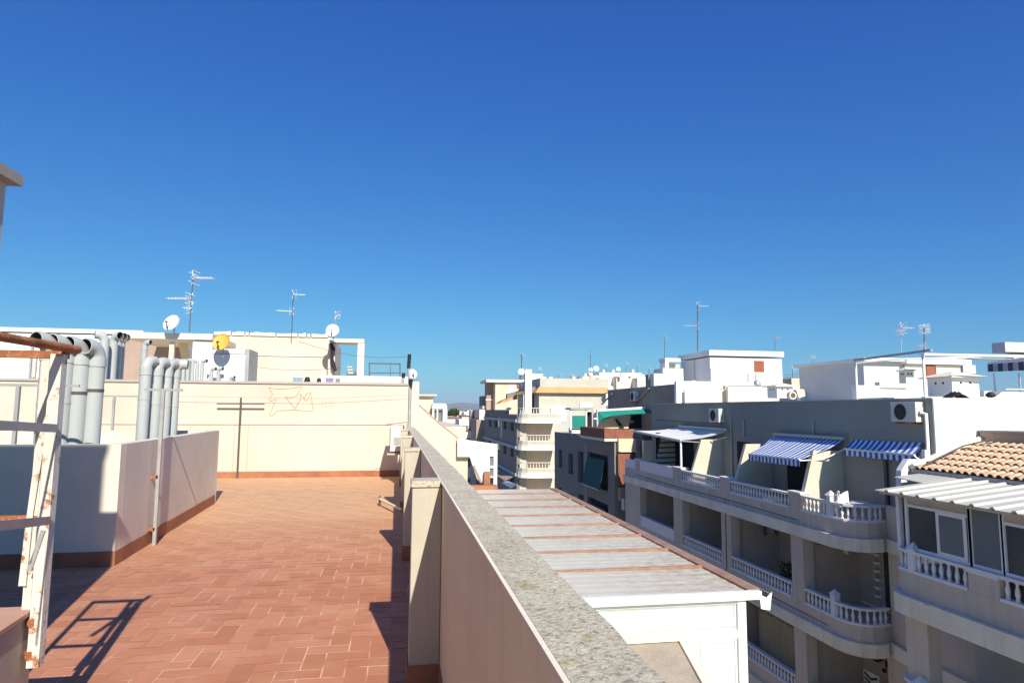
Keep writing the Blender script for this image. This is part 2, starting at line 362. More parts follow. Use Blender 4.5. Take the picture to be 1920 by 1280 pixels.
# ================================================================ FAR TERRACE WALL (neighbour's gable)
terra_l = mat('faded_stain', (0.50,0.38,0.27))
fw = thing('terrace_end_wall', 'tall cream plaster wall with spray-painted outline closing the far end of the terrace', 'wall', (-4, 17.9, 0))
mb = MB(); mb.prism([(-12,17.9,-0.05),(0.300,17.9,-0.05),(0.300,17.9,2.385),(-12,17.9,2.385)], (0,0.22,0)); mb.build('wall', cream, fw)
MB().box(-12,17.80,-0.05,0.125,17.897,1.33).build('lower_wall', cream, fw)
mb = MB(); mb.prism([(0.303,17.9,-3),(1.93,17.9,-3),(1.93,17.9,0.80),(1.75,17.9,0.92),(1.15,17.9,1.38),(0.59,17.9,1.86),(0.59,17.9,2.49),(0.303,17.9,2.49)], (0,0.22,0))
mb.build('stepped_wall', cream, fw)
mb = MB(); mb.prism([(1.93,17.88,0.82),(1.74,17.88,0.95),(1.15,17.88,1.41),(0.60,17.88,1.89),(0.60,17.88,1.85),(1.15,17.88,1.37),(1.74,17.88,0.91),(1.93,17.88,0.78)], (0,0.27,0)); mb.build('coping', terra_l, fw)
MB().box(-12,17.86,2.387,0.30,18.16,2.45).build('cap', slate, fw)
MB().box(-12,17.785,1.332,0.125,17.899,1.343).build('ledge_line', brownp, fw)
for xj in (-4.05,-3.72): MB().box(xj,17.792,0.16,xj+0.012,17.799,1.33).build('joint', terra_l, fw)
MB().box(-12,17.785,0.0,0.12,17.798,0.155).build('skirting', terra, fw)
# spray-painted outline figure: open wandering line
gl = [(505,725),(515,733),(560,730),(590,724),(565,724)]
segs = [[(504,726),(511,738),(504,749),(507,752),(518,748),(505,778),(510,779),(520,770),(552,768),(574,770),(588,771),(587,766),(582,735),(577,748),(574,752),(566,741),(562,738),(564,748),(552,768)],
        [(504,726),(520,729),(545,728),(566,724)],[(566,724),(556,742),(546,745),(535,744),(552,764)],[(577,735),(571,745)]]
mb = MB()
for sg in segs:
    mb.tube([(lambda p: (p[0],p[1],p[2]))(atY(x+0,y,17.897)) for x, y in sg], 0.008, 5)
for x0 in (600, 607, 614, 620):
    mb.tube([atY(x0,752,17.897), atY(x0+5,750+random.random()*4,17.897), atY(x0+2,760,17.897), atY(x0+6,763,17.897)], 0.0035, 4)
mb.build('spray_drawing', graff, fw)
# ================================================================ LIGHT SHAFTS ON THE TERRACE
sh = thing('light_shaft', 'low plastered light-shaft enclosure with terracotta skirting left of the walkway', 'light shaft', (-5, 10.5, 0))
mb = MB()
mb.box(-9,8.16,0,-3.06,8.30,1.335); mb.prism([(-3.06,8.163,0),(-3.2,8.303,0),(-3.2,13.0,0),(-3.06,13.0,0)][::-1] and [(-3.06,8.305,0),(-3.20,8.305,0),(-3.44,13.1,0),(-3.28,13.1,0)], (0,0,1.335))
mb.box(-9,13.102,0,-3.281,13.25,1.333); mb.build('wall', shaftp, sh)
mb = MB(); mb.box(-9,8.145,0.001,-3.045,8.158,0.16)
mb.prism([(-3.045,8.158,0.001),(-3.058,8.158,0.001),(-3.278,13.1,0.001),(-3.262,13.1,0.001)], (0,0,0.16)); mb.build('skirting', terra, sh)
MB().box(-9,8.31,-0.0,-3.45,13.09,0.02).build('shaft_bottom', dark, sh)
# second rear enclosure, behind
s2 = thing('light_shaft', 'grey low enclosure wall behind the vent pipes at the left edge', 'light shaft', (-8, 14.6, 0))
mb = MB(); mb.box(-12,14.5,0,-4.9,14.65,1.10).build('wall', grayl, s2)
# left pier + stair tower
tw = thing('stair_tower', 'grey plastered stair tower with projecting concrete cap at the left edge', 'stair tower', (-4.4, 2.6, 0))
MB().box(-6.5,1.3,0,-2.44,4.47,3.14).build('wall', grayl, tw)
MB().box(-6.6,1.2,3.142,-2.375,4.53,3.21).build('cap', concrete, tw)
lt = thing('shade_tower', 'tall unseen tower added behind the viewpoint to shade the light shaft', 'shade tower', (-4.4, 0, 0))  # unseen blocker, added to cast shade on the light shaft front
MB().box(-7.5,-1.4,0,-2.0,1.0,6.42).build('wall', grayl, lt); MB().box(-7.55,-1.45,6.422,-1.97,1.03,6.50).build('cap', concrete, lt)
lw = thing('low_wall', 'low plastered wall carrying the rusty railing in the left foreground', 'wall', (-2.0, 3.5, 0))
fgp = mat('foreground_plaster',(0.42,0.38,0.32),streak=0.4,spotcol=(0.28,0.24,0.2))
MB().prism([(-1.73,2.5,0),(-1.84,3.93,0),(-1.94,3.93,0),(-1.83,2.5,0)], (0,0,0.69)).build('wall', fgp, lw)
MB().box(-2.38,3.80,0,-1.945,3.93,0.69).build('return_wall', fgp, lw)
MB().prism([(-1.715,2.48,0.692),(-1.825,3.945,0.692),(-2.38,3.945,0.692),(-2.38,3.79,0.692),(-1.945,3.79,0.692),(-1.845,2.48,0.692)], (0,0,0.02)).build('top', mat('pink_tile_coping',(0.50,0.30,0.23),var=0.15,scale=3), lw)
# ================================================================ RUSTY RAILING FRAME
rf = thing('safety_railing', 'rusty flaking white steel railing frame on the low wall at the left edge', 'railing', (-1.8, 3.85, 0.69))
c0 = (-1.775, 3.86)                         # corner post
mb = MB(); mb.box(c0[0]-0.035,c0[1]-0.03,0.44,c0[0]+0.012,c0[1]-0.022,2.03); mb.box(c0[0]+0.013,c0[1]-0.03,0.44,c0[0]+0.021,c0[1]+0.03,2.03)
mb.build('post', rustw, rf)
pp = [atY(x,y,c0[1]+0.015) for x,y in ((34,1098),(48,1098),(62,960),(78,860),(96,760),(108,690),(86,760),(66,850),(48,980))]
MB().prism(pp[::-1],(0,0.008,0)).build('post_plate', rustw, rf)
MB().box(c0[0]-0.105,c0[1]+0.030,0.712,c0[0]-0.065,c0[1]+0.066,2.0).build('post', rustw, rf)
MB().box(-2.20,c0[1]+0.02,0.712,-2.165,c0[1]+0.05,2.03).build('post', rustw, rf)
MB().bar((c0[0]+0.02,c0[1]+0.035,2.03),(-2.20,c0[1]+0.035,2.03),0.04).build('top_rail', rust, rf)
e1 = (-1.50, 2.6)
ra, rb = V(atY(146,656,3.98)), V(atY(0,631,3.3)); MB().tube([tuple(ra),tuple(rb+(rb-ra)*0.6)],0.022,8).build('top_rail', rust, rf)
for z, mm in ((1.64, galv), (1.17, galv)):
    ra = V((c0[0]+0.03,c0[1]-0.045,z)); rb = V(atY(0,797 if z > 1.5 else 985,3.2)); MB().bar(tuple(ra),tuple(rb+(rb-ra)*0.6),0.008,0.042).build('rail', mm, rf)
    MB().bar((c0[0]+0.0,c0[1]+0.045,z),(-2.20,c0[1]+0.045,z),0.03).build('rail', rust, rf)
MB().bar((c0[0]+0.0,c0[1]-0.035,1.12),(c0[0]-0.05,c0[1]-0.035,0.92),0.02).build('brace', galv, rf)
for z in (0.50, 0.66): MB().tube([(c0[0]-0.06,c0[1]+0.03,z),(c0[0]-0.02,c0[1]-0.035,z)],0.022,8).build('hinge', rust, rf)
# ================================================================ CLOTHESLINE POLES
def tpole(x, y, z0, z1, bz, bl, ang, label, m=galv, r=0.02, clamps=()):
    t = thing('clothesline_pole', label, 'pole', (x, y, z0))
    MB().bar((x,y,z0),(x,y,z1),0.04).build('post', m, t)
    dx, dy = cos(ang)*bl/2, sin(ang)*bl/2
    MB().bar((x-dx,y-dy,bz),(x+dx,y+dy,bz),0.035,0.03).build('crossbar', steel_d if m is not galv else galv, t)
    for cx, cz in clamps: MB().box(min(x,cx),y-0.02,cz-0.02,max(x,cx),y+0.02,cz+0.02).build('bracket', rust, t)
    return t
tpole(-3.02,9.3,0.0,1.98,1.985,0.46,0.0,'steel T-shaped clothesline pole fixed to the light-shaft side wall',galv,clamps=((-3.13,0.86),(-3.13,0.2)))
tpole(-3.91,17.72,0.0,2.02,1.86,1.15,0.0,'dark T-shaped clothesline pole against the far cream wall',steel_d)
tpole(-4.30,8.45,0.6,1.99,2.0,1.25,0.05,'grey T-shaped clothesline pole among the thick vent pipes',galv)
tpole(-5.2,13.4,0.0,1.95,1.96,2.2,0.0,'pale T-shaped clothesline pole behind the light shaft at far left',galv)
# ================================================================ VENT PIPES
def elbow(r, h, dx, dy, L=0.22):
    """vertical pipe with a wide 90 degree elbow; returns outer, mouth meshes relative to 0"""
    R = r*1.5; d = V((dx,dy,0)).normalized(); path = [(0,0,0),(0,0,h-R-r)]
    for k in range(1, 8):
        a = k/7*RD(84); p = d*(R*(1-cos(a))); path.append((p.x,p.y,h-R-r+R*sin(a)))
    e = V(path[-1])+d*L*0.35; path.append(tuple(e)); return path, d
def vent(x, y, zb, r, h, dx, dy, label, group, collar=True, m=None):
    t = thing('vent_pipe', label, 'vent pipe', (x, y, zb), group)
    path, d = elbow(r, h, dx, dy); P = [(p[0]+x,p[1]+y,p[2]+zb) for p in path]; m = m or pvc
    mb = MB().tube(P, r, 18, caps=False)
    # inner skin so the mouth is really hollow
    ring = []; D = (V(P[-1])-V(P[-2])).normalized()
    a = D.orthogonal().normalized(); b = D.cross(a); n = 18
    vs = [tuple(V(P[-1])+(a*cos(2*pi*k/n)+b*sin(2*pi*k/n))*rr) for rr in (r, r*0.88) for k in range(n)]
    mb.add(vs, [(k,(k+1)%n,n+(k+1)%n,n+k) for k in range(n)])
    mb.build('pipe', m, t)
    MB().tube([P[-1]]+P[-2::-1][:6], r*0.885, 18, caps=False).build('shaded_pipe_inside', steel_d, t)  # inside coloured dark to stand for the shade deep in the mouth
    if collar:
        MB().tube([(x,y,P[1][2]-0.10),(x,y,P[1][2]+0.02)], r*1.09, 18).build('collar', m, t)
        MB().tube([(x,y,1.86+0.1*sin(x*9)),(x,y,1.90+0.1*sin(x*9))], r*1.05, 18).build('joint_band', steel_d if r > 0.1 and x > -4.2 else m, t)
    return t
G1 = 'thick vent pipes at the front of the light shaft'
for i, (px, py, mx, sc) in enumerate(((106,640,-0.42,1),(131,640,-0.38,1),(157,640,-0.35,1.02),(184,642,-0.33,1.05))):
    yy = 9.3+0.1*i; p = atY(px+0, 640, yy)
    vent(p[0]-0.02*(3-i), yy, 0.1, 0.106, 2.70-0.015*i-0.1, mx, -1.0, ['thick grey vent pipe with wide elbow, leftmost of the front four','thick grey vent pipe, second from left of the front four','thick grey vent pipe, third from left of the front four','thick grey vent pipe, rightmost and tallest-looking of the front four'][i], G1)
G2 = 'grey vent pipes at the rear of the light shaft'
for i, px in enumerate((275,297,315,330)):
    p = atY(px, 670, 11.0+0.25*i)
    vent(p[0], 11.0+0.25*i, 0.1, 0.083, 2.56-0.1, 0.3 if i < 3 else 1.0, 1.0 if i < 3 else 0.15, ['leftmost of the four slim vent pipes behind the clothesline pole','second from left of the four slim vent pipes behind the clothesline pole','third of the four slim vent pipes behind the clothesline pole','rightmost of the four slim vent pipes, its elbow facing right'][i], G2)
G3 = 'vent pipes on the roof beyond the end wall'
Y3 = 20.5
for i, px in enumerate((196,213,221,227)):
    yy = Y3-1.4+0.5*i; p = atY(px, 640, yy); zt = atY(px, 620+i*2, yy)[2]
    vent(p[0], yy, 1.2, 0.115, zt-1.2, -0.9 if i == 0 else 0.9, -0.5, ['grey vent pipe curling left, beside the white roof block','tall pale vent pipe, first of the row curling right by the white roof block','tall grey vent pipe, second of the row by the white roof block','tall grey vent pipe, last of the row by the white roof block'][i], G3, collar=False)
names3 = ['short','slender','low','thin','narrow','small','slim','little']
for i, (px, pt) in enumerate(((336,672),(344,673),(352,673),(361,672),(370,673),(379,673),(397,688),(410,688),(433,704))):
    yy = 20.2+0.15*i; p = atY(px, 690, yy); zt = atY(px, pt, yy)[2]
    vent(p[0], yy, 1.3, 0.055, zt-1.3, 0.9 if i > 4 else -0.9, -0.4, 'small grey vent pipe on the roof beyond the end wall', G3, collar=False)
# single high pipe by the canopy
p = atY(272,640,19.6); vent(p[0], 19.6, 1.3, 0.075, atY(272,637,19.6)[2]-1.3, 0.9, -0.3, 'single taller vent pipe rising under the canopy beyond the end wall', None, collar=True)
# ================================================================ DISHES, ANTENNAS, AIR CONDITIONERS
def dish(c, r, d, label, m=None, group=None, mount=0.35, y_arm=True):
    m = m or dishm; d = V(d).normalized(); a = d.cross(V((0,0,1))).normalized(); b = a.cross(d); c = V(c)
    t = thing('satellite_dish', label, 'satellite dish', tuple(c-V((0,0,r+mount))), group)
    mb = MB(); n = 24; R = 6; vs = []
    for back in (0, 1):
        for i in range(R+1):
            rr = r*i/R
            for k in range(n):
                th = 2*pi*k/n; p = c+(a*cos(th)*0.94+b*sin(th))*rr+d*(0.22*r*(i/R)**2-back*0.02); vs.append(tuple(p))
    fs = []
    for s_ in (0, 1):
        o = s_*(R+1)*n
        for i in range(R):
            for k in range(n):
                q = (o+i*n+k, o+i*n+(k+1)%n, o+(i+1)*n+(k+1)%n, o+(i+1)*n+k); fs.append(q if s_ else q[::-1])
    o2 = (R+1)*n
    for k in range(n): fs.append((R*n+k, R*n+(k+1)%n, o2+R*n+(k+1)%n, o2+R*n+k))
    mb.add(vs, fs, True); mb.build('reflector', m, t)
    tip = c+d*r*1.05-b*r*0.35; MB().bar(tuple(c-b*r*0.98+d*0.2*r),tuple(tip),0.02,0.03).build('arm', steel_d, t)
    MB().tube([tuple(tip-d*0.03),tuple(tip-d*0.03-(tip-c).normalized()*0.09)],0.03,8).build('receiver', galv if m is dishm else steel_d, t)
    mb = MB(); mb.tube([tuple(c-V((0,0,r+mount))-d*0.12),tuple(c-d*0.12)],0.022,8); mb.bar(tuple(c-d*0.12),tuple(c),0.06); mb.build('mount', galv, t)
    return t
def yagi(mb, p, d, L, n, w, vert=0):
    d = V(d).normalized(); s = d.cross(V((0,0,1))).normalized(); p = V(p); mb.bar(tuple(p),tuple(p+d*L),0.018)
    for i in range(n):
        q = p+d*(L*(0.08+0.9*i/(n-1))); ww = w*(1-0.35*i/(n-1))
        mb.bar(tuple(q-s*ww/2),tuple(q+s*ww/2),0.018)
    for e in (-1, 1):
        q = p+d*0.02; mb.bar(tuple(q),tuple(q-d*0.06+V((0,0,e*w*0.5))),0.022)
        for k in (-1, 0, 1):
            q2 = q-d*(0.03-0.12*abs(k))+V((0,0,e*w*(0.30+0.14*k))); mb.bar(tuple(q2-s*w*0.5),tuple(q2+s*w*0.5),0.020)
def antenna(px, pbot, ptop, Y, heads, label, r=0.02, lean=0.0, mm=None):
    b = atY(px, pbot, Y); tp = atY(px+lean, ptop, Y)
    t = thing('tv_antenna', label, 'antenna', b); MB().tube([b, tp], r, 6).build('mast', mm or steel_d, t)
    for (f, ang, L, n, w) in heads:
        p = [b[i]+(tp[i]-b[i])*f for i in range(3)]; mb = MB(); yagi(mb, p, (cos(ang), sin(ang), 0), L, n, w); mb.build('aerial', dishm, t)
    return t
def ac_unit(x, y, z, w, h, dp, face, label, grille=True):
    """outdoor unit; w along the facade, face 'x' = fan toward -X, fan toward -Y otherwise"""
    t = thing('air_conditioner', label, 'air conditioner', (x, y, z))
    if face == 'x':
        MB().box(x,y,z,x+dp,y+w,z+h).build('casing', acw, t, bevel=0.01)
        mb = MB(); cy, cz = y+w*0.60, z+h*0.5; R = h*0.40
        for rr in (0.25, 0.45, 0.65, 0.85, 1.0):
            ps = [(x-0.012, cy+cos(a*pi/12)*R*rr, cz+sin(a*pi/12)*R*rr) for a in range(25)]; mb.tube(ps, 0.006, 4, caps=False)
        for a in range(8): mb.bar((x-0.012,cy,cz),(x-0.012,cy+cos(a*pi/4)*R,cz+sin(a*pi/4)*R),0.008)
        mb.build('fan_grille', steel_d, t)
        MB().prism([(x-0.004,cy+cos(a*pi/12)*R*0.97,cz+sin(a*pi/12)*R*0.97) for a in range(24)],(0.003,0,0)).build('fan', mat('fan_recess',(0.05,0.055,0.06),bump=0), t)
        mb = MB(); mb.box(x+0.02,y+w*0.15,z-0.05,x+dp+0.15,y+w*0.15+0.04,z-0.003); mb.box(x+0.02,y+w*0.8,z-0.05,x+dp+0.15,y+w*0.8+0.04,z-0.003); mb.build('bracket', rust, t)
        MB().box(x+dp*0.25,y-0.008,z+h*0.25,x+dp*0.75,y-0.001,z+h*0.55).build('service_cover', galv, t)
    return t
# unit on the parapet at the far end of the terrace
a = ac_unit(-0.13,16.2,0.74,0.82,0.62,0.33,'x','white air conditioner on a bracket at the far end of the terrace')
MB().tube([(-0.25,16.15,1.38),(0.25,16.15,1.44),(0.26,16.2,1.2)],0.008,5).build('pipe', steel_d, a)
MB().box(-0.20,16.15,0.66,0.30,16.25,0.70).build('shelf', butt_m, a)
pl = thing('roof_pole', 'tall grey pole with a black tip standing at the far end of the parapet', 'pole', (0.30,15.6,1.25))
MB().tube([(0.30,15.6,1.25),(0.305,15.6,2.42)],0.038,10).build('post', galv, pl)
MB().tube([(0.305,15.6,2.12),(0.312,15.6,2.40),(0.325,15.6,2.45)],[0.03,0.05,0.055],8).build('sleeve', blackm, pl)
q = thing('aerial_mast', 'thin grey mast with black end rising behind the tall pole', 'mast', atY(767,720,18.6))
MB().tube([atY(767,720,18.6),atY(766,690,18.6)],0.03,8).build('post', galv, q); MB().tube([atY(766,690,18.6),atY(768,664,18.6)],0.05,8).build('tip', blackm, q)
q = thing('aerial_mast', 'short dark stub post on the low white roof wall', 'mast', atY(755,720,18.9))
MB().tube([atY(755,720,18.9),atY(756,704,18.9)],0.04,8).build('post', galv, q); MB().tube([atY(756,708,18.9),atY(757,699,18.9)],0.05,8).build('tip', blackm, q)
# hook bracket and drain spout on the floor by the parapet
q = thing('floor_spigot', 'small bent pipe bracket lying over the sunny terrace floor by the parapet', 'pipe', atZ(712,935,0.0))
pa, pb = atZ(735,957,0.1), atZ(712,935,0.12); MB().tube([(0.12,pa[1],0.12),pb],0.022,8).build('pipe', pinkp, q); MB().tube([(pb[0],pb[1]-0.05,0.0),(pb[0],pb[1]+0.02,0.17)],0.02,8).build('foot', steel_d, q)
# ================================================================ LEFT NEIGHBOUR ROOFS (beyond the end wall)
nb = thing('neighbour_building', 'cream neighbouring building beyond the terrace end wall', 'building', (-6, 25, BOT))
MB().box(-22,18.2,BOT,1.9,34,1.28).build('wall', cream, nb)
wb = thing('roof_block', 'long white rooftop block at the upper left beyond the end wall', 'roof block', atY(130,715,26.5))
o = fb(-80,622,268,730,26.5,6).build('wall', white, wb); fb(-80,611,268,627,26.45,6.1).build('fascia', white, wb)
MB().box(*atY(60,613,26.33)[:2],atY(60,713,26.33)[2],atY(64,613,26.33)[0],26.38,atY(64,640,26.33)[2]).build('downpipe', galv, wb)
fb(62,660,65,707,26.36,0.05).build('joint', grayl, wb)
cn = thing('roof_canopy', 'flat concrete canopy on a white pier beyond the end wall, a dish on top', 'canopy', atY(330,716,22.6))
fb(232,622,398,637,22.6,3.2).build('slab', cream2, cn); fb(362,638.5,393,740,22.7,0.9).build('pier', white, cn)
MB().box(atY(232,640,26)[0],25.7,1.3,atY(352,640,26)[0],25.9,atY(300,636.6,26)[2]).build('back_wall', brownp, cn)
fb(318,640,322,716,22.7,0.12).build('post', pinkp, cn)
bar = MB(); bar.bar(atY(343,640,24),atY(352,690,24),0.25,0.2); bar.build('brace', pinkp, cn)
cb = thing('roof_block', 'large cream windowless rooftop block with a stained top edge', 'roof block', atY(500,716,27.5))
fb(402,628,617,740,27.5,5).build('wall', cream, cb)
mb = MB(); x0 = atY(402,622,27.5)[0]; x1 = atY(617,627,27.5)[0]; n = 26
for i in range(n):
    xa = x0+(x1-x0)*i/n; xb = x0+(x1-x0)*(i+1)/n-(0.0 if random.random() < 0.6 else 0.05); mb.box(xa,27.44,atY(500,630,27.5)[2],xb,27.8,atY(500,624,27.5)[2]+random.uniform(-0.015,0.03)-0.0)
mb.build('stained_coping', cream2, cb)
fb(405,665,616,665.8,27.46,0.03).build('joint', cream2, cb)
pt = thing('roof_portico', 'open cream concrete frame with dangling dark cloth beside the large cream block', 'portico', atY(650,716,26.8))
fb(617.5,634,683,642.5,26.8,1.0).build('beam', cream2, pt); fb(671,643,681,730,26.8,0.45).build('post', cream2, pt)
fb(616.2,643,626,730,26.95,0.35).build('post', cream, pt)
ms = [atY(x,y,26.7) for x,y in ((621,643),(624,655),(622,670),(625,685),(629,695))]
MB().tube(ms,[0.06,0.10,0.05,0.09,0.07],6).build('cloth', blackm, pt)
lwp = thing('roof_wall', 'low white roof wall with washing below the open frame', 'roof wall', atY(680,716,23)); fb(600,703.5,770,735,23,0.2).build('wall', white, lwp)
fb(637,706,752,735,22.7,0.12).build('ledge', cream2, lwp)
wp = thing('roof_block', 'small white rooftop parapet block with the yellow dish on it', 'roof block', atY(425,716,21.5))
fb(390,663,461,735,21.5,1.2).build('wall', white, wp); fb(391,655,459,663.2,21.55,1.0).build('cap', white, wp); fb(460.5,654,464,735,21.45,1.3).build('end_post', galv, wp)
for (x, y, w_, h_, m_, lab) in ((558,712,18,10,cloth1,'grey-blue towel drying above the end wall'),(576,712,10,11,blackm,'black round pot standing above the end wall'),(598,713,8,9,blackm,'small black bundle above the end wall'),(618,712,14,9,cloth2,'violet cloth drying above the end wall'),(633,713,8,8,darkp,'grey cloth drying beside the violet one')):
    a0 = atY(x-w_/2,y-h_/2,20.5); b0 = atY(x+w_/2,y+h_/2+8,20.5)
    if m_ is blackm: mb = MB().lathe([(0.02,0),(w_*0.0075,0.02),(w_*0.009,(a0[2]-b0[2])*0.6),(w_*0.006,(a0[2]-b0[2]))],((a0[0]+b0[0])/2,20.5,b0[2]),12)
    else:
        mb = MB(); NS = 8; vs = []
        for k in range(NS+1):
            xx = a0[0]+(b0[0]-a0[0])*k/NS; yy = 20.5+0.03*sin(k*1.9); vs += [(xx,yy,b0[2]),(xx,yy,a0[2]-0.01*sin(k*pi/NS)),(xx,yy+0.012,b0[2]),(xx,yy+0.012,a0[2]-0.01*sin(k*pi/NS))]
        for k in range(NS): i = 4*k; mb.add([],[]); mb.f += [(i,i+4,i+5,i+1),(i+3,i+7,i+6,i+2),(i+1,i+5,i+7,i+3)]; mb.sm += [True]*3
        mb.v += vs
    tag(mb.build('hanging_cloth' if m_ is not blackm else 'black_pot', m_), lab, 'cloth' if m_ is not blackm else 'pot')
rl = thing('roof_railing', 'thin dark metal railing on the roof right of the open frame', 'railing', atY(720,704,24))
mb = MB(); mb.bar(atY(692,681,24),atY(750,682,24),0.04); mb.bar(atY(692,699,24),atY(750,699,24),0.03); mb.build('rail', steel_d, rl)
for px in (692.5,750): MB().bar(atY(px,681,24),atY(px,716,24),0.04).build('post', steel_d, rl)
MB().bar(atY(732,683,24),atY(732,716,24),0.02).build('post', steel_d, rl)
q = thing('vent_cowl', 'small stepped white vent cowl inside the open frame', 'vent cowl', atY(656,705,28))
for k in range(3): fb(651+k*0.5,686+k*5.5,661+k*1,689.5+k*5.5,28,0.3).build('slat', grayl, q)
fb(650,697,673,712,28.4,0.5).build('base', white, q)
dish(atY(323,606,22.3),0.285,(-0.35,-0.9,0.45),'large white satellite dish on the concrete canopy',mount=0.0)
dish(atY(416,642,21.0),0.275,(-0.25,-0.95,0.35),'yellow satellite dish on the small white block',m=dishy,mount=0.12)
dish(atY(624,620,26.0),0.27,(-0.1,-0.95,0.35),'white satellite dish at the corner of the large cream block',mount=0.0)
dish(atY(773,701,21.5),0.165,(0.3,-0.9,0.3),'small white satellite dish beside the thin mast',mount=0.15)
antenna(355,622,518,24,[(0.97,-0.2,0.7,7,0.5),(0.60,pi-0.2,0.85,8,0.4),(0.42,pi+0.5,0.25,4,0.4)],'tallest antenna mast, right of the large white dish',lean=7)
antenna(547,624,551,27,[(0.99,0.1,0.45,6,0.35),(0.55,pi+0.2,0.6,8,0.3)],'antenna mast standing on the large cream block',lean=3)
antenna(629,612,582,26,[(0.7,0.4,0.15,3,0.3)],'thin short antenna above the corner dish of the cream block',r=0.012,mm=galv,lean=1)
# clothes wires across the far wall and roofs
wr = thing('washing_line', 'thin washing wires strung along the end wall poles', 'wire', (-3.5, 17.7, 1.95))
for z in (2.04,): MB().tube([(-5.5,17.7,z),(-2.0,17.72,z-0.03),(0.28,17.75,z+0.09)],0.004,4).build('wire', steel_d, wr)
# neighbour's items right of the end wall
q = thing('roof_block', 'cream rooftop cabin with dark flat cap right of the end wall', 'roof block', atY(797,770,27))
fb(770,742,811,800,27,3).build('wall', cream, q); fb(766,738.5,819,742.3,26.8,3.3).build('cap', grayp, q)
q = thing('white_pergola', 'white glazed pergola frame right of the cream cabin', 'pergola', atY(825,800,26))
fb(811,759,838,766,26,1.2).build('beam', white, q); fb(830.5,766.5,838,815,26,0.3).build('post', white, q); fb(811,766.5,813.5,800,26,0.15).build('post', white, q)
fb(819,767,821,800,26.02,0.06).build('post', whitem, q); fb(812,769,830,800,26.2,0.05).build('glazing', glassl, q); fb(812,756,836,758.5,26.1,1).build('rail', whitem, q)
q = thing('terrace_partition', 'bright white partition with narrow slit windows at the end of the metal roof', 'partition', atY(895,905,17.2))
mb = MB(); P = lambda x,y: atY(x,y,17.72)
mb.prism([P(858,822),P(858,856),P(881,856),P(895,898),P(903,905),P(918,905),P(918,822+8.6)],(0,0.15,0)); mb.build('wall', white, q)
fb(926,832,932,911,17.72,0.15).build('post', white, q)
for (y0,y1) in ((831,855),(873,877),(893,895)): fb(918.2,y0,925.8,y1,17.73,0.13).build('rail', white, q)
for (y0,y1) in ((855.5,872.5),(877.5,892.5)): fb(918.2,y0,925.8,y1,17.79,0.02).build('glazing', glassl, q)
mb = MB(); mb.prism([P(887,872),P(890,872),P(904,903),P(900,905)],(0,-0.03,0)); mb.build('stair_edge', brownp, q)
fb(908,884,919,909,17.55,0.12).build('step', terra, q)
q = tag(MB().box(1.55,16.9,-0.45,2.6,17.19,-0.18).build('brick_ledge', terra), 'terracotta ledge at the far end of the metal roof', 'ledge')
# ================================================================ ROOFTOP ENCLOSURE WITH METAL ROOF (right of the parapet)
en = thing('roof_enclosure', 'white panelled terrace enclosure with dusty corrugated metal roof beside the parapet', 'enclosure', (2.3, 12, -3))
XR, XL, Y0, Y1, ZR = 4.10, 0.49, 7.12, 17.0, -0.285
ys = [Y0+0.02]+[8.30+1.093*i for i in range(8)]+[Y1]
for i in range(len(ys)-1):
    mb = MB(); ya, yb = ys[i]+0.03, ys[i+1]-0.03; n = 20; vs = []
    for k in range(n+1):
        yy = ya+(yb-ya)*k/n; zz = 0.003*(1 if k % 4 in (1,2) else 0)
        vs += [(XL,yy,ZR+0.02+zz),(XR-0.02,yy,ZR+zz-0.01),(XL,yy,ZR-0.03),(XR-0.02,yy,ZR-0.04)]
    fs = []
    for k in range(n): a = 4*k; fs += [(a,a+1,a+5,a+4),(a+2,a+6,a+7,a+3)]
    fs += [(0,2,3,1),(4*n,4*n+1,4*n+3,4*n+2)]
    mb.add(vs, fs); mb.build('roof_sheet', sheet_m, en)
for y in ys[1:-1]: MB().box(XL,y-0.017,ZR-0.03,XR-0.105,y+0.017,ZR+0.030).build('roof_batten', seam_m, en)
MB().box(XR-0.10,Y0+0.05,ZR-0.035,XR+0.05,Y1,ZR+0.018).build('eaves_flashing', seam_m, en)
MB().box(XL,Y0-0.05,ZR-0.075,XR+0.02,Y0+0.018,ZR+0.015).build('fascia', whitem, en)
mb = MB(); mb.prism([(XR+0.02,Y0,ZR-0.06),(XR+0.04,Y0,ZR-0.16),(XR+0.13,Y0,ZR-0.18),(XR+0.16,Y0,ZR-0.03),(XR+0.145,Y0,ZR-0.03),(XR+0.12,Y0,ZR-0.16),(XR+0.05,Y0,ZR-0.145),(XR+0.035,Y0,ZR-0.06)],(0,9.9,0)); mb.build('gutter', galv, en)
MB().prism([(XR+0.015,Y0-0.01,ZR-0.03),(XR+0.03,Y0-0.01,ZR-0.19),(XR+0.14,Y0-0.01,ZR-0.21),(XR+0.17,Y0-0.01,ZR-0.01),(XR+0.10,Y0-0.01,ZR-0.07)],(0,0.008,0)).build('gutter_end', whitem, en)
XF = 3.95
MB().box(XF-0.10,Y0,-3,XF,Y0+0.10,ZR-0.077).build('corner_post', whitem, en)
MB().box(XL,Y0+0.02,-0.79,XF-0.10,Y0+0.08,-0.70).build('mid_rail', whitem, en)
MB().box(XL,Y0+0.02,ZR-0.13,XF-0.10,Y0+0.08,ZR-0.077).build('top_rail', whitem, en)
MB().box(XL,Y0+0.035,-0.70,XF-0.10,Y0+0.06,ZR-0.13).build('panel', panelw, en)
MB().box(XL,Y0+0.035,-3,XF-0.10,Y0+0.06,-0.79).build('panel', panelw, en)
mb = MB()
for (x0,z0,x1,z1) in ((XL,-0.67,XF-0.13,-0.663),(XL,ZR-0.15,XF-0.13,ZR-0.143),(3.42,-0.84,XF-0.13,-0.833)): mb.box(x0,Y0+0.030,z0,x1,Y0+0.034,z1)
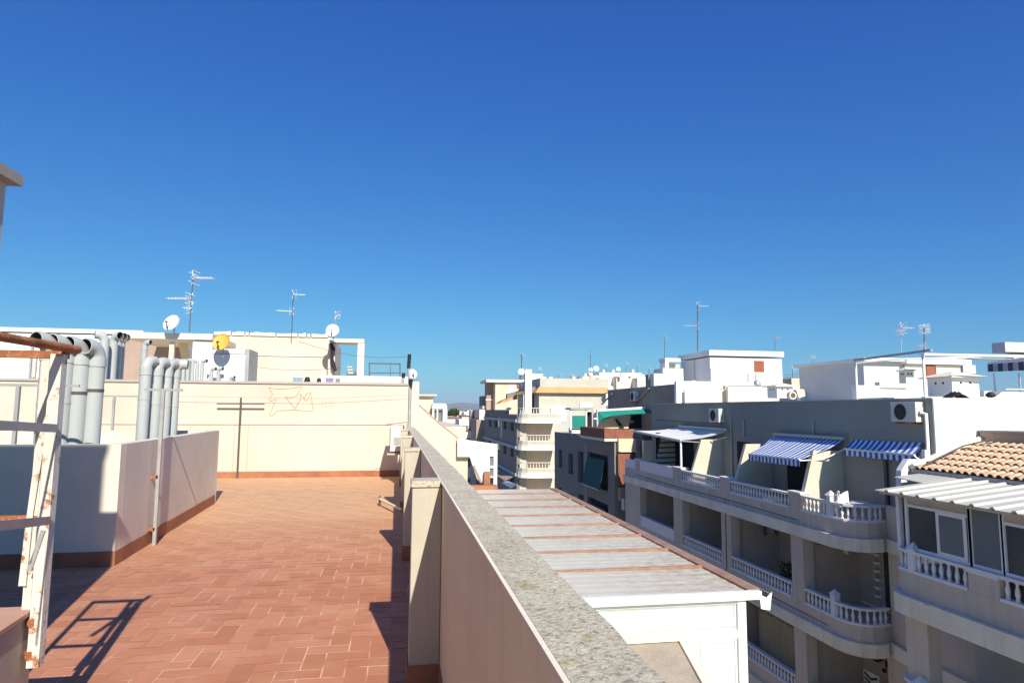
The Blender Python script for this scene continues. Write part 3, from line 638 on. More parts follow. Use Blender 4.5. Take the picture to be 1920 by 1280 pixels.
for x in (XF-0.137,): mb.box(x,Y0+0.030,-3,x+0.007,Y0+0.034,ZR-0.143)
mb.box(3.40,Y0+0.030,-3,3.407,Y0+0.034,-0.833); mb.build('bead', mat('bead_grey', (0.40,0.46,0.42), bump=0), en)
MB().box(XF-0.03,Y0+0.10,-3,XF,Y1,ZR-0.12).build('side_panel', panelw, en)
for y in ys[1:-1]: MB().box(XF-0.04,y-0.04,-3,XF+0.012,y+0.04,ZR-0.12).build('side_post', whitem, en)
ld = thing('lean_to_roof', 'pebbledashed lean-to roof with pale rim below the white panels', 'lean-to roof', (2, 5.5, -3))
MB().prism([(0.56,7.09,-0.80),(3.10,7.09,-0.80),(2.62,4.4,-1.08),(0.56,4.4,-1.08)],(0,0,0.06)).build('roof', gravel, ld)
MB().prism([(3.10,7.09,-0.80),(3.20,7.09,-0.80),(2.72,4.4,-1.08),(2.62,4.4,-1.08)],(0,0,0.085)).build('rim', cream2, ld)
MB().box(0.56,7.0,-0.735,3.10,7.098,-0.70).build('flashing', cream2, ld)
MB().prism([(3.12,7.08,-3),(2.66,4.4,-3),(2.56,4.4,-3),(3.02,7.08,-3)],(0,0,1.9)).build('wall', white, ld)
# ================================================================ BALUSTRADES
_bal = {}
def baluster_mesh(m, h):
    key = (m.name, h)
    if key not in _bal:
        pr = [(0.042,0),(0.042,0.03),(0.028,0.045),(0.034,0.08),(0.046,0.13),(0.040,0.19),(0.024,0.26),(0.022,0.30),(0.036,0.315),(0.040,0.345)]
        mb = MB(); mb.lathe([(r, z*h/0.345) for r, z in pr], n=8); o = mb.build('baluster', m, base=(0,0,0)); _bal[key] = o.data; bpy.data.objects.remove(o)
    return _bal[key]
def ribbon(pts, th, side=1):
    """closed outline of a strip following pts, thickened to its left by th"""
    L = []
    for i, p in enumerate(pts):
        a = V((*pts[max(i-1,0)],0)); b = V((*pts[min(i+1,len(pts)-1)],0)); d = (b-a).normalized(); nrm = V((-d.y, d.x, 0))*side; L.append((p[0]+nrm.x*th, p[1]+nrm.y*th))
    return list(pts)+L[::-1]
def strip(mb, pts, th, z0, z1):
    q = ribbon(pts, th); n = len(pts)
    for i in range(n-1):
        a, b, c, d = q[i], q[i+1], q[2*n-2-i], q[2*n-1-i]
        mb.hexa([(a[0],a[1],z0),(b[0],b[1],z0),(c[0],c[1],z0),(d[0],d[1],z0),(a[0],a[1],z1),(b[0],b[1],z1),(c[0],c[1],z1),(d[0],d[1],z1)])
    return mb
def shift(pts, t): return ribbon(pts, t)[len(pts):][::-1]
def balustrade(pts, z, parent, h=0.46, m=None, sp=0.175):
    m = m or balw; mb = MB(); strip(mb, shift(pts,-0.02), 0.16, z, z+0.06); strip(mb, shift(pts,-0.02), 0.16, z+h-0.06, z+h)
    b = mb.build('balustrade', m, parent); me = baluster_mesh(m, round(h-0.12,3))
    mid = shift(pts, 0.06); seg = [(V((*mid[i],0)), V((*mid[i+1],0))) for i in range(len(mid)-1)]; tot = sum((q-p).length for p, q in seg)
    n = max(2, int(tot/sp))
    for k in range(n):
        s = (k+0.5)*tot/n
        for p, q in seg:
            if s <= (q-p).length: break
            s -= (q-p).length
        c = p+(q-p).normalized()*s
        o = bpy.data.objects.new('baluster', me); S.collection.objects.link(o); o.parent = b; o.location = (c.x-WL[b.name].x, c.y-WL[b.name].y, z+0.06-WL[b.name].z)
    return b
def finial(x, y, z, parent, h=0.62):
    mb = MB(); mb.box(x-0.09,y-0.09,z,x+0.09,y+0.09,z+h); mb.add([(x-0.12,y-0.12,z+h),(x+0.12,y-0.12,z+h),(x+0.12,y+0.12,z+h),(x-0.12,y+0.12,z+h),(x,y,z+h+0.14)],[(0,3,2,1),(0,1,4),(1,2,4),(2,3,4),(3,0,4)])
    return mb.build('newel_post', balw, parent)
# ================================================================ BUILDING A : grey block with blue awnings across the street
A = thing('apartment_building', 'grey apartment building with white balustraded balconies and blue striped awnings', 'building', (14, 24, BOT))
FL = [-1.25, -3.93, -6.62, -9.30]
curve = [(12.0,16.75),(12.06,16.42),(12.22,16.17),(12.48,16.03),(12.8,16.02),(13.1,16.1)]
full = [(12.0,33.7),(12.0,17.2)]+curve
tail = [(13.1,16.1),(13.02,15.5),(12.95,13.3)]
for k, z in enumerate(FL):
    mb = MB(); strip(mb, full, 0.16, z-0.36, z+0.05)
    if k: strip(mb, tail, 0.16, z-0.36, z+2.0)
    else: strip(mb, tail, 0.16, z-0.36, z+0.5)
    mb.build('parapet_wall', grayp, A)
    mb = MB(); strip(mb, shift(full+tail[1:],-0.12), 0.30, z-0.70, z-0.362)
    for yy in (31.0, 26.2, 21.8, 18.4): mb.box(11.84,yy,z-0.42,11.95,yy+0.09,z-0.36)
    mb.build('concrete_band', bandm, A)
    mb = MB(); pl_ = shift(full,0.165); mb.outline([(x,y) for x, y in pl_]+[(14.0,16.1),(14.0,33.7)], z-0.34, z-0.002); mb.build('floor_slab', grayp, A)
    # storey below this slab
    zb = (FL[k+1] if k < 3 else BOT)+0.052; zt = z-0.702
    if k < 3:
        for (ya, yb) in ((31.55,32.2),(26.65,27.55),(22.55,23.25),(18.25,18.85)):
            MB().box(12.003,ya,zb,12.35,yb,zt).build('pillar', grayp, A)
            MB().box(12.352,ya+0.2,zb-0.05,13.99,ya+0.32,zt+0.3).build('partition', grayp, A)
        MB().box(14.0,13.4,zb-0.05,14.15,33.7,zt+0.36).build('back_wall', grayp, A)
        if k >= 1: MB().box(13.0,14.9,zb-0.05,13.99,16.2,zt+0.36).build('end_wall', grayp, A)
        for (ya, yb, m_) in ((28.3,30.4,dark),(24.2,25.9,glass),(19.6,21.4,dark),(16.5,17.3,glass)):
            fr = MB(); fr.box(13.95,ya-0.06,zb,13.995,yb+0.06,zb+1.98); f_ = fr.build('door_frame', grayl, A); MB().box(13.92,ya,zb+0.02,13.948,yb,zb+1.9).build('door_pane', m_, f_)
        MB().box(12.003,32.2,zb,12.3,33.7,zt).build('end_pillar', grayp, A)
    # balustrades
    zz = z+0.052
    if k == 0:
        for (ya, yb) in ((31.55,32.2),(26.65,27.55),(22.55,23.25),(18.25,18.85)):
            MB().box(12.002,ya,zz,12.30,yb,zz+0.49).build('pier', grayp, A); MB().box(11.96,ya-0.03,zz+0.492,12.34,yb+0.03,zz+0.54).build('pier_cap', white, A)
    if k < 3:
        MB().box(12.01,27.56,zz,12.13,31.54,zz+0.44).build('solid_parapet', balw, A); MB().box(11.98,27.56,zz+0.442,12.17,31.54,zz+0.49).build('parapet_coping', white if k == 0 else balw, A)
        MB().box(12.01,32.21,zz,12.13,33.69,zz+0.44).build('solid_parapet', balw, A)
        balustrade([(12.0,26.62),(12.0,23.28)], zz, A); balustrade([(12.0,22.52),(12.0,18.88)], zz, A)
        balustrade([(12.0,18.22),(12.0,17.2)]+curve[:-1]+[(13.04,16.08)], zz, A)
        finial(12.07,16.95,zz,A)
# attic storey
MB().box(13.5,14.75,FL[0],27,33.6,2.09).build('attic_wall', attic_m, A)
MB().box(13.47,14.72,2.092,27,33.63,2.13).build('attic_coping', grayl, A)
MB().box(13.49,14.70,FL[0]-1.2,27,14.748,2.088).build('side_render', white, A)
for (yc, x0b, x0t) in ((25.9,12.15,12.58),(22.25,12.12,12.54),(18.30,12.15,12.52)):
    zt_ = 0.57; MB().prism([(x0b,yc,-0.70),(x0t,yc,zt_),(13.499,yc,zt_),(13.499,yc,FL[0]+0.001),(x0b,yc,FL[0]+0.001)],(0,0.16,0)).build('divider', divm, A)
w1 = MB(); w1.prism([atY(1690,918,14.68),atY(1690,882,14.68),atY(1703,861,14.68),atY(1752,861,14.68),atY(1752,918,14.68)],(0,0.18,0)); w1.build('side_wall', white, A)
# attic doors/recesses in shade behind the awnings
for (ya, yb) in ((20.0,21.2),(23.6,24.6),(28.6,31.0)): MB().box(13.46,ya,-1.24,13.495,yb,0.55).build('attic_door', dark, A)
for (ya, yb) in ((15.4,15.6),): MB().box(13.45,ya,-1.2,13.495,yb,0.6).build('shutter_post', steel_d, A)
MB().box(13.42,16.4,-1.2,13.495,16.5,0.8).build('shutter_post', steel_d, A)
for y_ in (25.0, 24.0, 19.6): MB().box(13.44,y_,0.75 if y_ != 25.0 else -1.2,13.495,y_+0.05,1.45).build('drain_pipe', galv, A)
MB().tube([(13.43,14.90,-0.2),(13.43,14.90,1.72),(13.30,14.95,1.74)],0.045,8).build('downpipe', whitem, A)
MB().box(13.30,14.86,0.55,13.42,14.98,0.80).build('junction_box', whitem, A)
# slatted cream divider by the white awning; dark gaps stand for slat shadows
lv = MB()
for i in range(7):
    z0 = -0.95+i*0.24; lv.prism([(12.35+0.05*i,30.3,z0),(13.35,30.3,z0+0.02),(13.35,30.3,z0+0.20),(12.35+0.05*i,30.3,z0+0.17)],(0,0.04,0))
o = lv.build('slat_shadow_divider', divm, A); MB().box(12.4,30.36,-1.2,13.45,30.4,0.7).build('slat_shadow_back', dark, A)
# deck: level -1 extras
tag(ac_unit(13.22,15.0,1.50,0.88,0.52,0.27,'x','x'), 'larger air conditioner high on the grey attic wall at its right end', 'air conditioner')
tag(ac_unit(13.22,25.6,1.28,0.85,0.58,0.27,'x','x'), 'smaller air conditioner high on the grey attic wall above the white awning', 'air conditioner')
for pts_ in ([(11.995,32.0,-1.45),(11.99,27.1,-1.5),(11.99,22.9,-1.46),(11.99,18.5,-1.5)],[(11.995,32.0,-4.1),(11.99,27.1,-4.18),(11.99,22.9,-4.12),(11.99,18.4,-4.15),(12.0,17.2,-4.16)]): MB().tube(pts_,0.012,5).build('cable', steel_d, A)
for yy in (22.9,): MB().tube([(11.99,yy,-1.5),(11.99,yy,-3.9),(11.85,yy+0.02,-4.3),(11.85,yy+0.02,-4.65)],0.014,5).build('cable', steel_d, A)
MB().tube([(13.49,33,1.3),(13.485,29.0,1.22),(13.485,26.6,1.24)],0.012,5).build('cable', steel_d, A)
for yy in (30.2, 24.1, 20.3): MB().box(11.975,yy,-1.42,12.0,yy+0.14,-1.30).build('junction_box', grayl, A)
# ================================================================ AWNINGS
def awning(label, w0, w1, f0, f1, m, val=0.16, cassette=True, sag=0.03, frame=whitem, posts=()):
    """w0,w1 wall corners, f0,f1 front corners"""
    t = thing('awning', label, 'awning', w0)
    NU, NV = 16, 6; vs = []; W0, W1, F0, F1 = map(V, (w0, w1, f0, f1))
    for b_ in (0, 1):
        for j in range(NV+1):
            v = j/NV
            for i in range(NU+1):
                u = i/NU; p = (W0*(1-u)+W1*u)*(1-v)+(F0*(1-u)+F1*u)*v; p.z -= sag*sin(pi*v)*(1+0.4*sin(u*25))+b_*0.006; vs.append(tuple(p))
    fs = []; N = (NU+1)*(NV+1)
    for j in range(NV):
        for i in range(NU):
            a = j*(NU+1)+i; fs += [(a,a+1,a+NU+2,a+NU+1),(N+a+NU+1,N+a+NU+2,N+a+1,N+a)]
    MB().add(vs, fs, True).build('canopy', m, t)
    vs = []; n = 40
    for i in range(n+1):
        p = F0*(1-i/n)+F1*i/n; vs += [(p.x-0.015,p.y,p.z-0.03),(p.x-0.015+0.01*sin(i*1.3),p.y,p.z-val-0.02*abs(sin(i*pi/4))),(p.x-0.008,p.y,p.z-0.03),(p.x-0.008,p.y,p.z-val)]
    mb = MB(); mb.v = vs
    for i in range(n): a = 4*i; mb.f += [(a,a+1,a+5,a+4),(a+2,a+6,a+7,a+3)]; mb.sm += [True]*2
    mb.build('valance', m, t)
    MB().bar(tuple(F0),tuple(F1),0.05,0.05).build('front_bar', frame, t)
    if cassette: MB().bar(tuple(W0+V((-0.06,0,0.05))),tuple(W1+V((-0.06,0,0.05))),0.10,0.10).build('cassette', galv, t)
    for A_, B_ in ((W0,F0),(W1,F1)):
        mid = (A_+B_)/2+V((0.0,0,-0.28)); mb = MB(); mb.bar(tuple(A_+V((-0.08,0,-0.25))),tuple(mid),0.035); mb.bar(tuple(mid),tuple(B_+V((0,0,-0.03))),0.035); mb.build('arm', frame, t)
    for (p, zb) in posts: MB().bar(p,(p[0],p[1],zb),0.07).build('post', frame, t)
    return t
awning('larger blue and white striped awning on the attic terrace',(13.44,21.8,0.90),(13.44,18.0,0.90),(12.15,21.4,0.27),(12.15,18.45,0.30),blue_str,val=0.20)
awning('smaller blue and white striped awning next to the air conditioner',(13.44,17.75,0.93),(13.44,15.05,0.97),atX(1583,841,13.12),atX(1715,853,13.12),blue_str,val=0.17,cassette=False)
awning('white retractable awning on a white post at the far end of the grey terrace',(13.44,29.9,0.98),(13.44,25.2,0.95),(12.2,33.0,0.72),(12.2,27.1,0.48),mat('white_awning_cloth',(0.80,0.79,0.74),bump=0,var=0.04),val=0.06,sag=0.08,posts=[((12.22,27.15,0.47),-0.7)])
# lower loggia contents
q = thing('roller_blind', 'sand curtain hanging under a dark scalloped blind in the lowest visible loggia', 'curtain', (12.5,20.5,-6.5))
vs = []; mb = MB()
for i in range(33):
    y_ = 21.9-2.9*i/32; x_ = 12.62+0.05*sin(i*1.4); vs += [(x_,y_,-6.4),(x_,y_,-4.85),(x_+0.01,y_,-6.4),(x_+0.01,y_,-4.85)]
mb.v = vs
for i in range(32): a = 4*i; mb.f += [(a,a+1,a+5,a+4),(a+2,a+6,a+7,a+3)]; mb.sm += [True]*2
mb.build('curtain', curt, q)
for r_ in range(2):
    mb = MB(); mb.tube([(12.5,22.3-3.4*i/24,-4.86-0.10*r_-0.07*(i%4 in (1,2))) for i in range(25)],0.03,5); mb.build('scalloped_edge', darkp, q)
q = thing('wall_ornament', 'dark round wall ornament hanging in the lower curved loggia', 'ornament', (13.9,17.6,-5.4))
mb = MB(); mb.prism([(13.9,17.75+0.28*cos(a*pi/12),-5.15+0.28*sin(a*pi/12)) for a in range(24)],(-0.06,0,0)); mb.build('disc', blackm, q)
for (dy,dz,s_) in ((-0.45,-0.2,0.08),(-0.62,-0.12,0.11),(-0.68,-0.45,0.13),(-0.3,-0.42,0.05)): MB().box(13.86,17.75+dy-s_,-5.15+dz-s_,13.90,17.75+dy+s_,-5.15+dz+s_).build('plaque', blackm, q)
q = thing('hanging_planter', 'column of small hanging bowls at the end of the curved loggia', 'planter', (12.95,16.25,-3.4))
MB().tube([(12.95,16.35,-3.3),(12.95,16.35,-2.0)],0.008,4).build('cord', steel_d, q)
for i in range(6): MB().lathe([(0.02,0),(0.10,0.06),(0.12,0.10),(0.11,0.10)],(12.95,16.35,-3.25+i*0.22),12).build('bowl', grayl, q)
q = thing('striped_cloth', 'black and grey zigzag cloth hanging in the lower curved loggia', 'cloth', (13.0,16.7,-6))
mb = MB()
for i in range(5): mb.prism([(12.9,17.0,-5.35-i*0.13),(12.9,16.75,-5.45-i*0.13),(12.9,16.5,-5.35-i*0.13),(12.9,16.5,-5.41-i*0.13),(12.9,16.75,-5.51-i*0.13),(12.9,17.0,-5.41-i*0.13)],(0.01,0,0))
mb.build('stripes', blackm, q); MB().box(12.915,16.45,-6.05,12.925,17.05,-5.3).build('cloth', grayl, q)
def potted(x, y, z, hgt, label):
    t = thing('potted_plant', label, 'plant', (x, y, z)); MB().lathe([(0.11,0),(0.16,0.24),(0.17,0.26),(0.14,0.26)],(x,y,z),12).build('pot', terra, t)
    mb = MB(); r_ = random.Random(int(y*10))
    for _ in range(160):
        a = r_.uniform(0,2*pi); rr = r_.random()**0.6*0.28; p = V((x+cos(a)*rr,y+sin(a)*rr,z+0.3+r_.random()*hgt)); u = V((r_.gauss(0,1),r_.gauss(0,1),r_.gauss(0,1))).normalized()*0.09; v = u.orthogonal().normalized()*0.03; mb.add([tuple(p-u),tuple(p-v),tuple(p+u),tuple(p+v)],[(0,1,2,3)])
    mb.build('foliage', foliage, t)
potted(12.75,23.6,-3.93,0.9,'dark leafy potted plant in the second loggia of the middle storey')
potted(12.6,20.0,-3.93,0.5,'small potted plant in the third loggia of the middle storey')
q = thing('drying_rack', 'dark clothes hanging under the ceiling of the third loggia', 'drying rack', (12.7,21.5,-2.2))
MB().bar((12.7,22.2,-2.15),(12.7,20.6,-2.15),0.02).build('rail', galv, q)
for i, (yy, l) in enumerate(((22.0,0.25),(21.6,0.35),(21.2,0.18),(20.9,0.22))): MB().prism([(12.7,yy,-2.17),(12.7,yy-0.22,-2.17),(12.72,yy-0.2,-2.17-l),(12.72,yy-0.03,-2.17-l)],(0.015,0,0)).build('garment', blackm if i%2 else cloth2, q)
q = thing('ceiling_bracket', 'dark folding bracket under the ceiling of the curved loggia', 'bracket', (12.6,17.8,-2.2)); MB().bar((12.4,18.2,-2.15),(12.9,17.0,-2.12),0.03).build('arm', steel_d, q); MB().box(12.5,16.9,-2.2,12.8,17.1,-2.0).build('motor', galv, q)
# plastic chair + table on the top curved balcony
q = thing('white_chair', 'white slatted plastic chair folded against the rail of the curved terrace', 'chair', (12.5,16.9,-1.2))
mb = MB(); P2 = lambda x,y: atY(x,y,16.7)
mb.prism([P2(1571,920),P2(1577,928),P2(1583,923),P2(1590,920),P2(1592,940),P2(1588,948),P2(1575,948)],(0,0.05,0)); mb.build('backrest', whitem, q)
MB().prism([P2(1571,920),P2(1574,920),P2(1574,965),P2(1571,965)],(0,0.05,0)).build('leg', whitem, q)
MB().prism([P2(1575,946),P2(1592,947),P2(1592,951),P2(1575,950)],(0,0.5,0)).build('seat', whitem, q)
MB().prism([P2(1588,950),P2(1591,950),P2(1591,965),P2(1588,965)],(0,0.05,0)).build('leg', whitem, q)
q = thing('white_table', 'white terrace table beside the white chair', 'table', (12.9,16.6,-1.2))
MB().prism([P2(1592,944),P2(1640,944),P2(1640,946.5),P2(1592,946.5)],(0,0.7,0)).build('tabletop', whitem, q)
for px in (1600,1634): MB().prism([P2(px,947),P2(px+3,947),P2(px+3,968),P2(px,968)],(0,0.06,0)).build('leg', whitem, q)
# ================================================================ BUILDING B : near right, glazed veranda and tile roof
B = thing('apartment_building', 'grey building at right with glazed veranda, ribbed white roof and clay-tiled roof', 'building', (13, 9, BOT))
fb_ = [(12.94,13.35),(11.5,13.35),(11.05,13.22),(10.86,13.02),(10.8,12.75),(10.8,4.5)]
for k, z in enumerate((-1.64,-4.35,-7.05,-9.75)):
    mb = MB(); strip(mb, fb_, 0.16, z-0.46, z+0.02); mb.build('parapet_wall', grayp, B)
    mb = MB(); strip(mb, shift(fb_,-0.14), 0.32, z-0.86, z-0.462)
    for yy in (12.0, 9.3): mb.box(10.60,yy,z-0.54,10.72,yy+0.12,z-0.46)
    mb.build('concrete_band', bandm, B)
    mb = MB(); mb.outline(shift(fb_,0.165)+[(14.5,4.5),(14.5,13.15)], z-0.44, z-0.002); mb.build('floor_slab', grayp, B)
    zb = (-1.64-2.71*(k+1)) if k < 3 else BOT
    MB().box(11.5,4.5,zb,11.7,10.3,z-0.44).build('facade_wall', grayp, B)
    MB().box(12.9,10.32,zb,13.0,13.3,z-0.44).build('back_wall', grayl if k==0 else grayp, B)
    MB().box(11.72,10.22,zb,12.88,10.31,z-0.44).build('return_wall', grayp, B)
    MB().box(10.95,12.45,zb+0.0,11.25,13.05,z-0.462).build('pillar', grayp, B)
# veranda level
z = -1.62
balustrade([(11.5,13.35),(11.05,13.22),(10.86,13.02),(10.8,12.75),(10.8,11.22)], z, B, h=0.46, sp=0.19); finial(10.87,12.6,z,B,0.50)
MB().box(10.803,10.55,z+0.001,10.95,11.20,z+0.36).build('solid_parapet', grayp, B); MB().box(10.77,10.53,z+0.362,10.98,11.21,z+0.46).build('parapet_coping', balw, B)
balustrade([(10.8,10.52),(10.8,8.6)], z, B, h=0.46, sp=0.19)
MB().box(10.803,4.5,z+0.001,10.95,8.58,z+0.46).build('solid_parapet', grayp, B)
balustrade([(11.5,13.35),(11.05,13.22),(10.86,13.02),(10.8,12.75),(10.8,12.1)], -4.33, B, h=0.46, sp=0.19); finial(10.87,12.6,-4.33,B,0.5)
zg0, zg1 = z+0.465, 0.0
for (ya, yb, kind) in ((12.72,11.20,'slide'),(11.12,10.52,'plain'),(10.42,8.9,'slide'),(8.82,7.2,'slide'),(7.12,4.6,'plain')):
    w_ = thing  # window is a part: frame > panes, sash
    mb = MB(); mb.box(10.86,yb-0.07,zg0,10.94,yb,zg1+0.02); mb.box(10.86,ya,zg0,10.94,ya+0.07,zg1+0.02)
    mb.box(10.862,yb,zg0,10.938,ya,zg0+0.06)
    if kind == 'slide': mb.box(10.862,yb,-0.26,10.938,ya,-0.20)
    fr = mb.build('window_frame', balw, B)
    if kind == 'slide':
        MB().box(10.89,yb,-0.20,10.91,ya,zg1+0.02).build('fascia_panel', grayp, fr); ym = (ya+yb)/2
        MB().box(10.90,ym,zg0+0.06,10.906,ya,-0.26).build('pane', glass, fr); MB().box(10.875,yb+0.10,zg0+0.12,10.881,ym-0.04,-0.30).build('pane', glassl, fr)
        mb = MB(); mb.box(10.868,ym-0.06,zg0+0.06,10.888,ym+0.01,-0.26); mb.box(10.868,yb+0.05,zg0+0.06,10.888,yb+0.12,-0.26); mb.box(10.868,yb+0.12,zg0+0.06,10.888,ym-0.06,zg0+0.12); mb.box(10.868,yb+0.12,-0.31,10.888,ym-0.06,-0.26); mb.build('sash', whitem, fr)
    else: MB().box(10.89,yb,zg0+0.06,10.896,ya,zg1+0.02).build('pane', glassl, fr)
MB().box(11.0,13.0,zg0,12.6,13.02,0.1).build('end_glazing', glassl, B); MB().box(10.86,12.95,zg0,10.95,13.04,0.02).build('corner_post', balw, B)
MB().box(12.7,4.5,-1.63,12.82,13.3,0.2).build('veranda_back_wall', grayp, B)
MB().box(11.6,11.5,-1.62,11.9,12.3,-0.2).build('curtain', lace, B)
# ribbed white roof
mb = MB(); n = 20; pitch_ = 0.43; y_ = 13.25
prof = []
while y_ > 4.4:
    prof += [(y_,0),(y_-0.31,0),(y_-0.335,0.042),(y_-0.395,0.042)]; y_ -= pitch_
P0 = lambda y, h: (10.52, y, 0.035+h); P1 = lambda y, h: (12.85, y, 0.285+h)
vs = []
for y, h in prof: vs += [P0(y,h), P1(y,h), P0(y,h-0.025), P1(y,h-0.025)]
fs = []
for i in range(len(prof)-1): a = 4*i; fs += [(a,a+4,a+5,a+1),(a+2,a+3,a+7,a+6),(a,a+2,a+6,a+4)]
fs.append((0,1,3,2)); mb.add(vs, fs); mb.build('veranda_roof', sheet_w, B)
for i in range(3, len(prof), 4):
    y, h = prof[i-1]; MB().box(10.505,y-0.06,0.02,10.519,y+0.01,0.05) if False else None
MB().prism([(11.75,13.26,0.15),(12.85,13.26,0.27),(12.85,14.35,0.27),(11.95,14.35,0.17)],(0,0,0.02)).build('roof_extension', sheet_w, B)
MB().box(10.60,4.5,-0.035,10.66,13.2,0.008).build('eaves_beam', grayp, B)
# clay tile roof
XA_, ZA_, XB_, ZB_ = 12.72, 0.34, 14.72, 0.98; ln = math.hypot(XB_-XA_, ZB_-ZA_); ux, uz = (XB_-XA_)/ln, (ZB_-ZA_)/ln
mb = MB(); tones2 = []
y_ = 14.45; c_ = 0
while y_ > 4.6:
    s_ = 0.0
    for r_ in range(6):
        r0, r1 = 0.085+random.uniform(-0.003,0.003), 0.068; s0, s1 = s_-0.03, s_+0.37; lift = 0.03; vs = []; n = 8; jy = random.uniform(-0.008,0.008)
        for (s__, rr, lf) in ((s0, r0, lift), (s1, r1, 0.0)):
            for t_ in (1.0, 0.86):
                for k in range(n+1):
                    a = pi*k/n; py_ = cos(a)*rr*t_; hh = sin(a)*rr*t_+lf; vs.append((XA_+ux*s__-uz*hh, y_+py_+jy, ZA_+uz*s__+ux*hh))
        m_ = n+1; fs = []
        for k in range(n): fs += [(k,k+1,2*m_+k+1,2*m_+k),(k,m_+k,m_+k+1,k+1)]
        mb.add(vs, fs, True); s_ += 0.355
    y_ -= 0.205; c_ += 1
mb.build('tiled_roof', tilem_roof, B)
MB().prism([(XA_,4.5,ZA_-0.02),(XB_,4.5,ZB_-0.02),(XB_,14.6,ZB_-0.02),(XA_,14.6,ZA_-0.02)],(0,0,-0.08)).build('roof_bed', mat('tile_bed',(0.30,0.19,0.12),var=0.3,scale=6), B)
mb = MB(); strip(mb, [(12.66,14.6),(12.66,4.5)], 0.06, 0.27, 0.35); mb.build('eaves_board', slate, B)
MB().tube([(12.68,14.58,0.40),(13.4,14.60,0.64),(14.72,14.62,1.06)],[0.09,0.10,0.10],8).build('verge_mortar', cream2, B)
MB().tube([(12.80,14.35,0.45),(13.1,14.28,0.62),(13.9,14.3,0.93),(14.65,14.0,1.15)],0.022,6).build('cable', steel_d, B)
MB().box(14.74,4.5,-1.6,18,14.65,1.27).build('attic_wall', brownp, B); MB().box(14.71,4.5,1.272,18,14.68,1.31).build('attic_coping', slate, B)
MB().box(13.2,4.5,BOT,18,13.1,-0.1).build('core_wall', grayp, B)
# ================================================================ ROOFTOPS ABOVE BUILDING A
def roofbox(name, label, cat, rect, Y, depth, m, fascia=None, fm=None):
    x0,y0,x1,y1 = rect; t = thing(name, label, cat, atY((x0+x1)/2, y1, Y))
    fb(x0, y0 if not fascia else fascia, x1, y1, Y, depth).build('wall', m, t)
    if fascia: fb(x0-1.2, y0, x1+2, fascia-0.1, Y-0.18, depth+0.36).build('fascia', fm or m, t)
    return t
rw = thing('roof_wall', 'long white roof-terrace wall standing above the grey attic', 'roof wall', atY(1360,760,32.6))
fb(1268,714,1366,775,32.6,0.25).build('wall', white, rw); fb(1365,724,1462,775,31.8,0.2).build('wall', cream2, rw); fb(1284,729,1367,775,32.3,0.1).build('panel', cream2, rw)
fb(1462,722,1632,775,32.9,0.25).build('wall', white, rw)
fb(1500,736,1640,775,30.5,0.25).build('wall', white, rw)
fb(1360,722,1362,752,32.2,0.3).build('edge', grayp, rw)
p_ = roofbox('penthouse', 'white penthouse with a brown shuttered window on the roofline', 'penthouse', (1331,656,1468,740), 36, 4.0, white, 669)
fb(1414,676,1433,697,35.93,0.06).build('shutter', redm, p_); fb(1412,674,1435,699,35.96,0.03).build('window_frame', cream2, p_)
fb(1332.5,690,1334,722,35.9,0.06).build('cable', grayl, p_); fb(1403,700,1405,718,35.9,0.08).build('bracket', grayl, p_); fb(1418,700,1420,718,35.9,0.08).build('bracket', grayl, p_)
xq = atY(1331,700,36)[0]; MB().box(xq-0.08,38.0,atY(1331,716,36)[2],xq-0.005,38.1,atY(1331,666,36)[2]-0.1).build('downpipe', whitem, p_)
q = thing('roof_stair_head', 'white arched stairhead left of the penthouse', 'stairhead', atY(1262,715,38))
fb(1243,690,1282,740,38,1.5).build('wall', white, q); fb(1247,671,1276,678,38.5,1.0).build('beam', white, q); fb(1247,678.3,1254,690,38.5,0.8).build('post', white, q); fb(1254,682,1275,690,39.2,0.2).build('parapet', grayl, q)
q = thing('roof_block', 'small grey and white roof box left of the arched stairhead', 'roof block', atY(1226,725,37))
fb(1226,700,1244,735,37,1.2).build('wall', white, q); fb(1216,702,1226,735,37.6,0.5).build('side_wall', attic_m, q)
def chimney(x0, x1, yt, yb, Y, label, m=white):
    a = atY(x0,yt,Y); b = atY(x1,yb,Y); w_ = b[0]-a[0]; h_ = a[2]-b[2]; cx = (a[0]+b[0])/2; t = thing('chimney_cowl', label, 'chimney', (cx, Y+w_/2, b[2]))
    r = w_*0.36; MB().box(cx-r,Y+w_*0.14,b[2],cx+r,Y+w_*0.86,a[2]-h_*0.28).build('shaft', m, t)
    R_ = w_*0.5; zc = a[2]-h_*0.28+0.002; cy = Y+w_/2
    MB().add([(cx-R_,cy-R_,zc),(cx+R_,cy-R_,zc),(cx+R_,cy+R_,zc),(cx-R_,cy+R_,zc),(cx-R_,cy-R_,zc+0.03),(cx+R_,cy-R_,zc+0.03),(cx+R_,cy+R_,zc+0.03),(cx-R_,cy+R_,zc+0.03),(cx,cy,a[2])],
        [(0,3,2,1),(0,1,5,4),(1,2,6,5),(2,3,7,6),(3,0,4,7),(4,5,8),(5,6,8),(6,7,8),(7,4,8)]).build('cap', cream2, t)
    mb = MB()
    for dx in (-0.35,0.35): mb.box(cx+r*dx-0.03,Y+w_*0.14-0.006,zc-h_*0.22,cx+r*dx+0.03,Y+w_*0.14-0.001,zc-h_*0.22+0.06)
    for dy in (-0.3,0.3): mb.box(cx-r-0.006,cy+r*dy-0.03,zc-h_*0.22,cx-r-0.001,cy+r*dy+0.03,zc-h_*0.22+0.06)
    mb.build('vent_holes', dark, t); return t
chimney(1783,1857,692,746,16.0,'large white chimney cowl with pyramid cap above the white side wall')
chimney(1697,1720,686,718,22,'small cream chimney cowl in front of the roof pavilion', cream2)
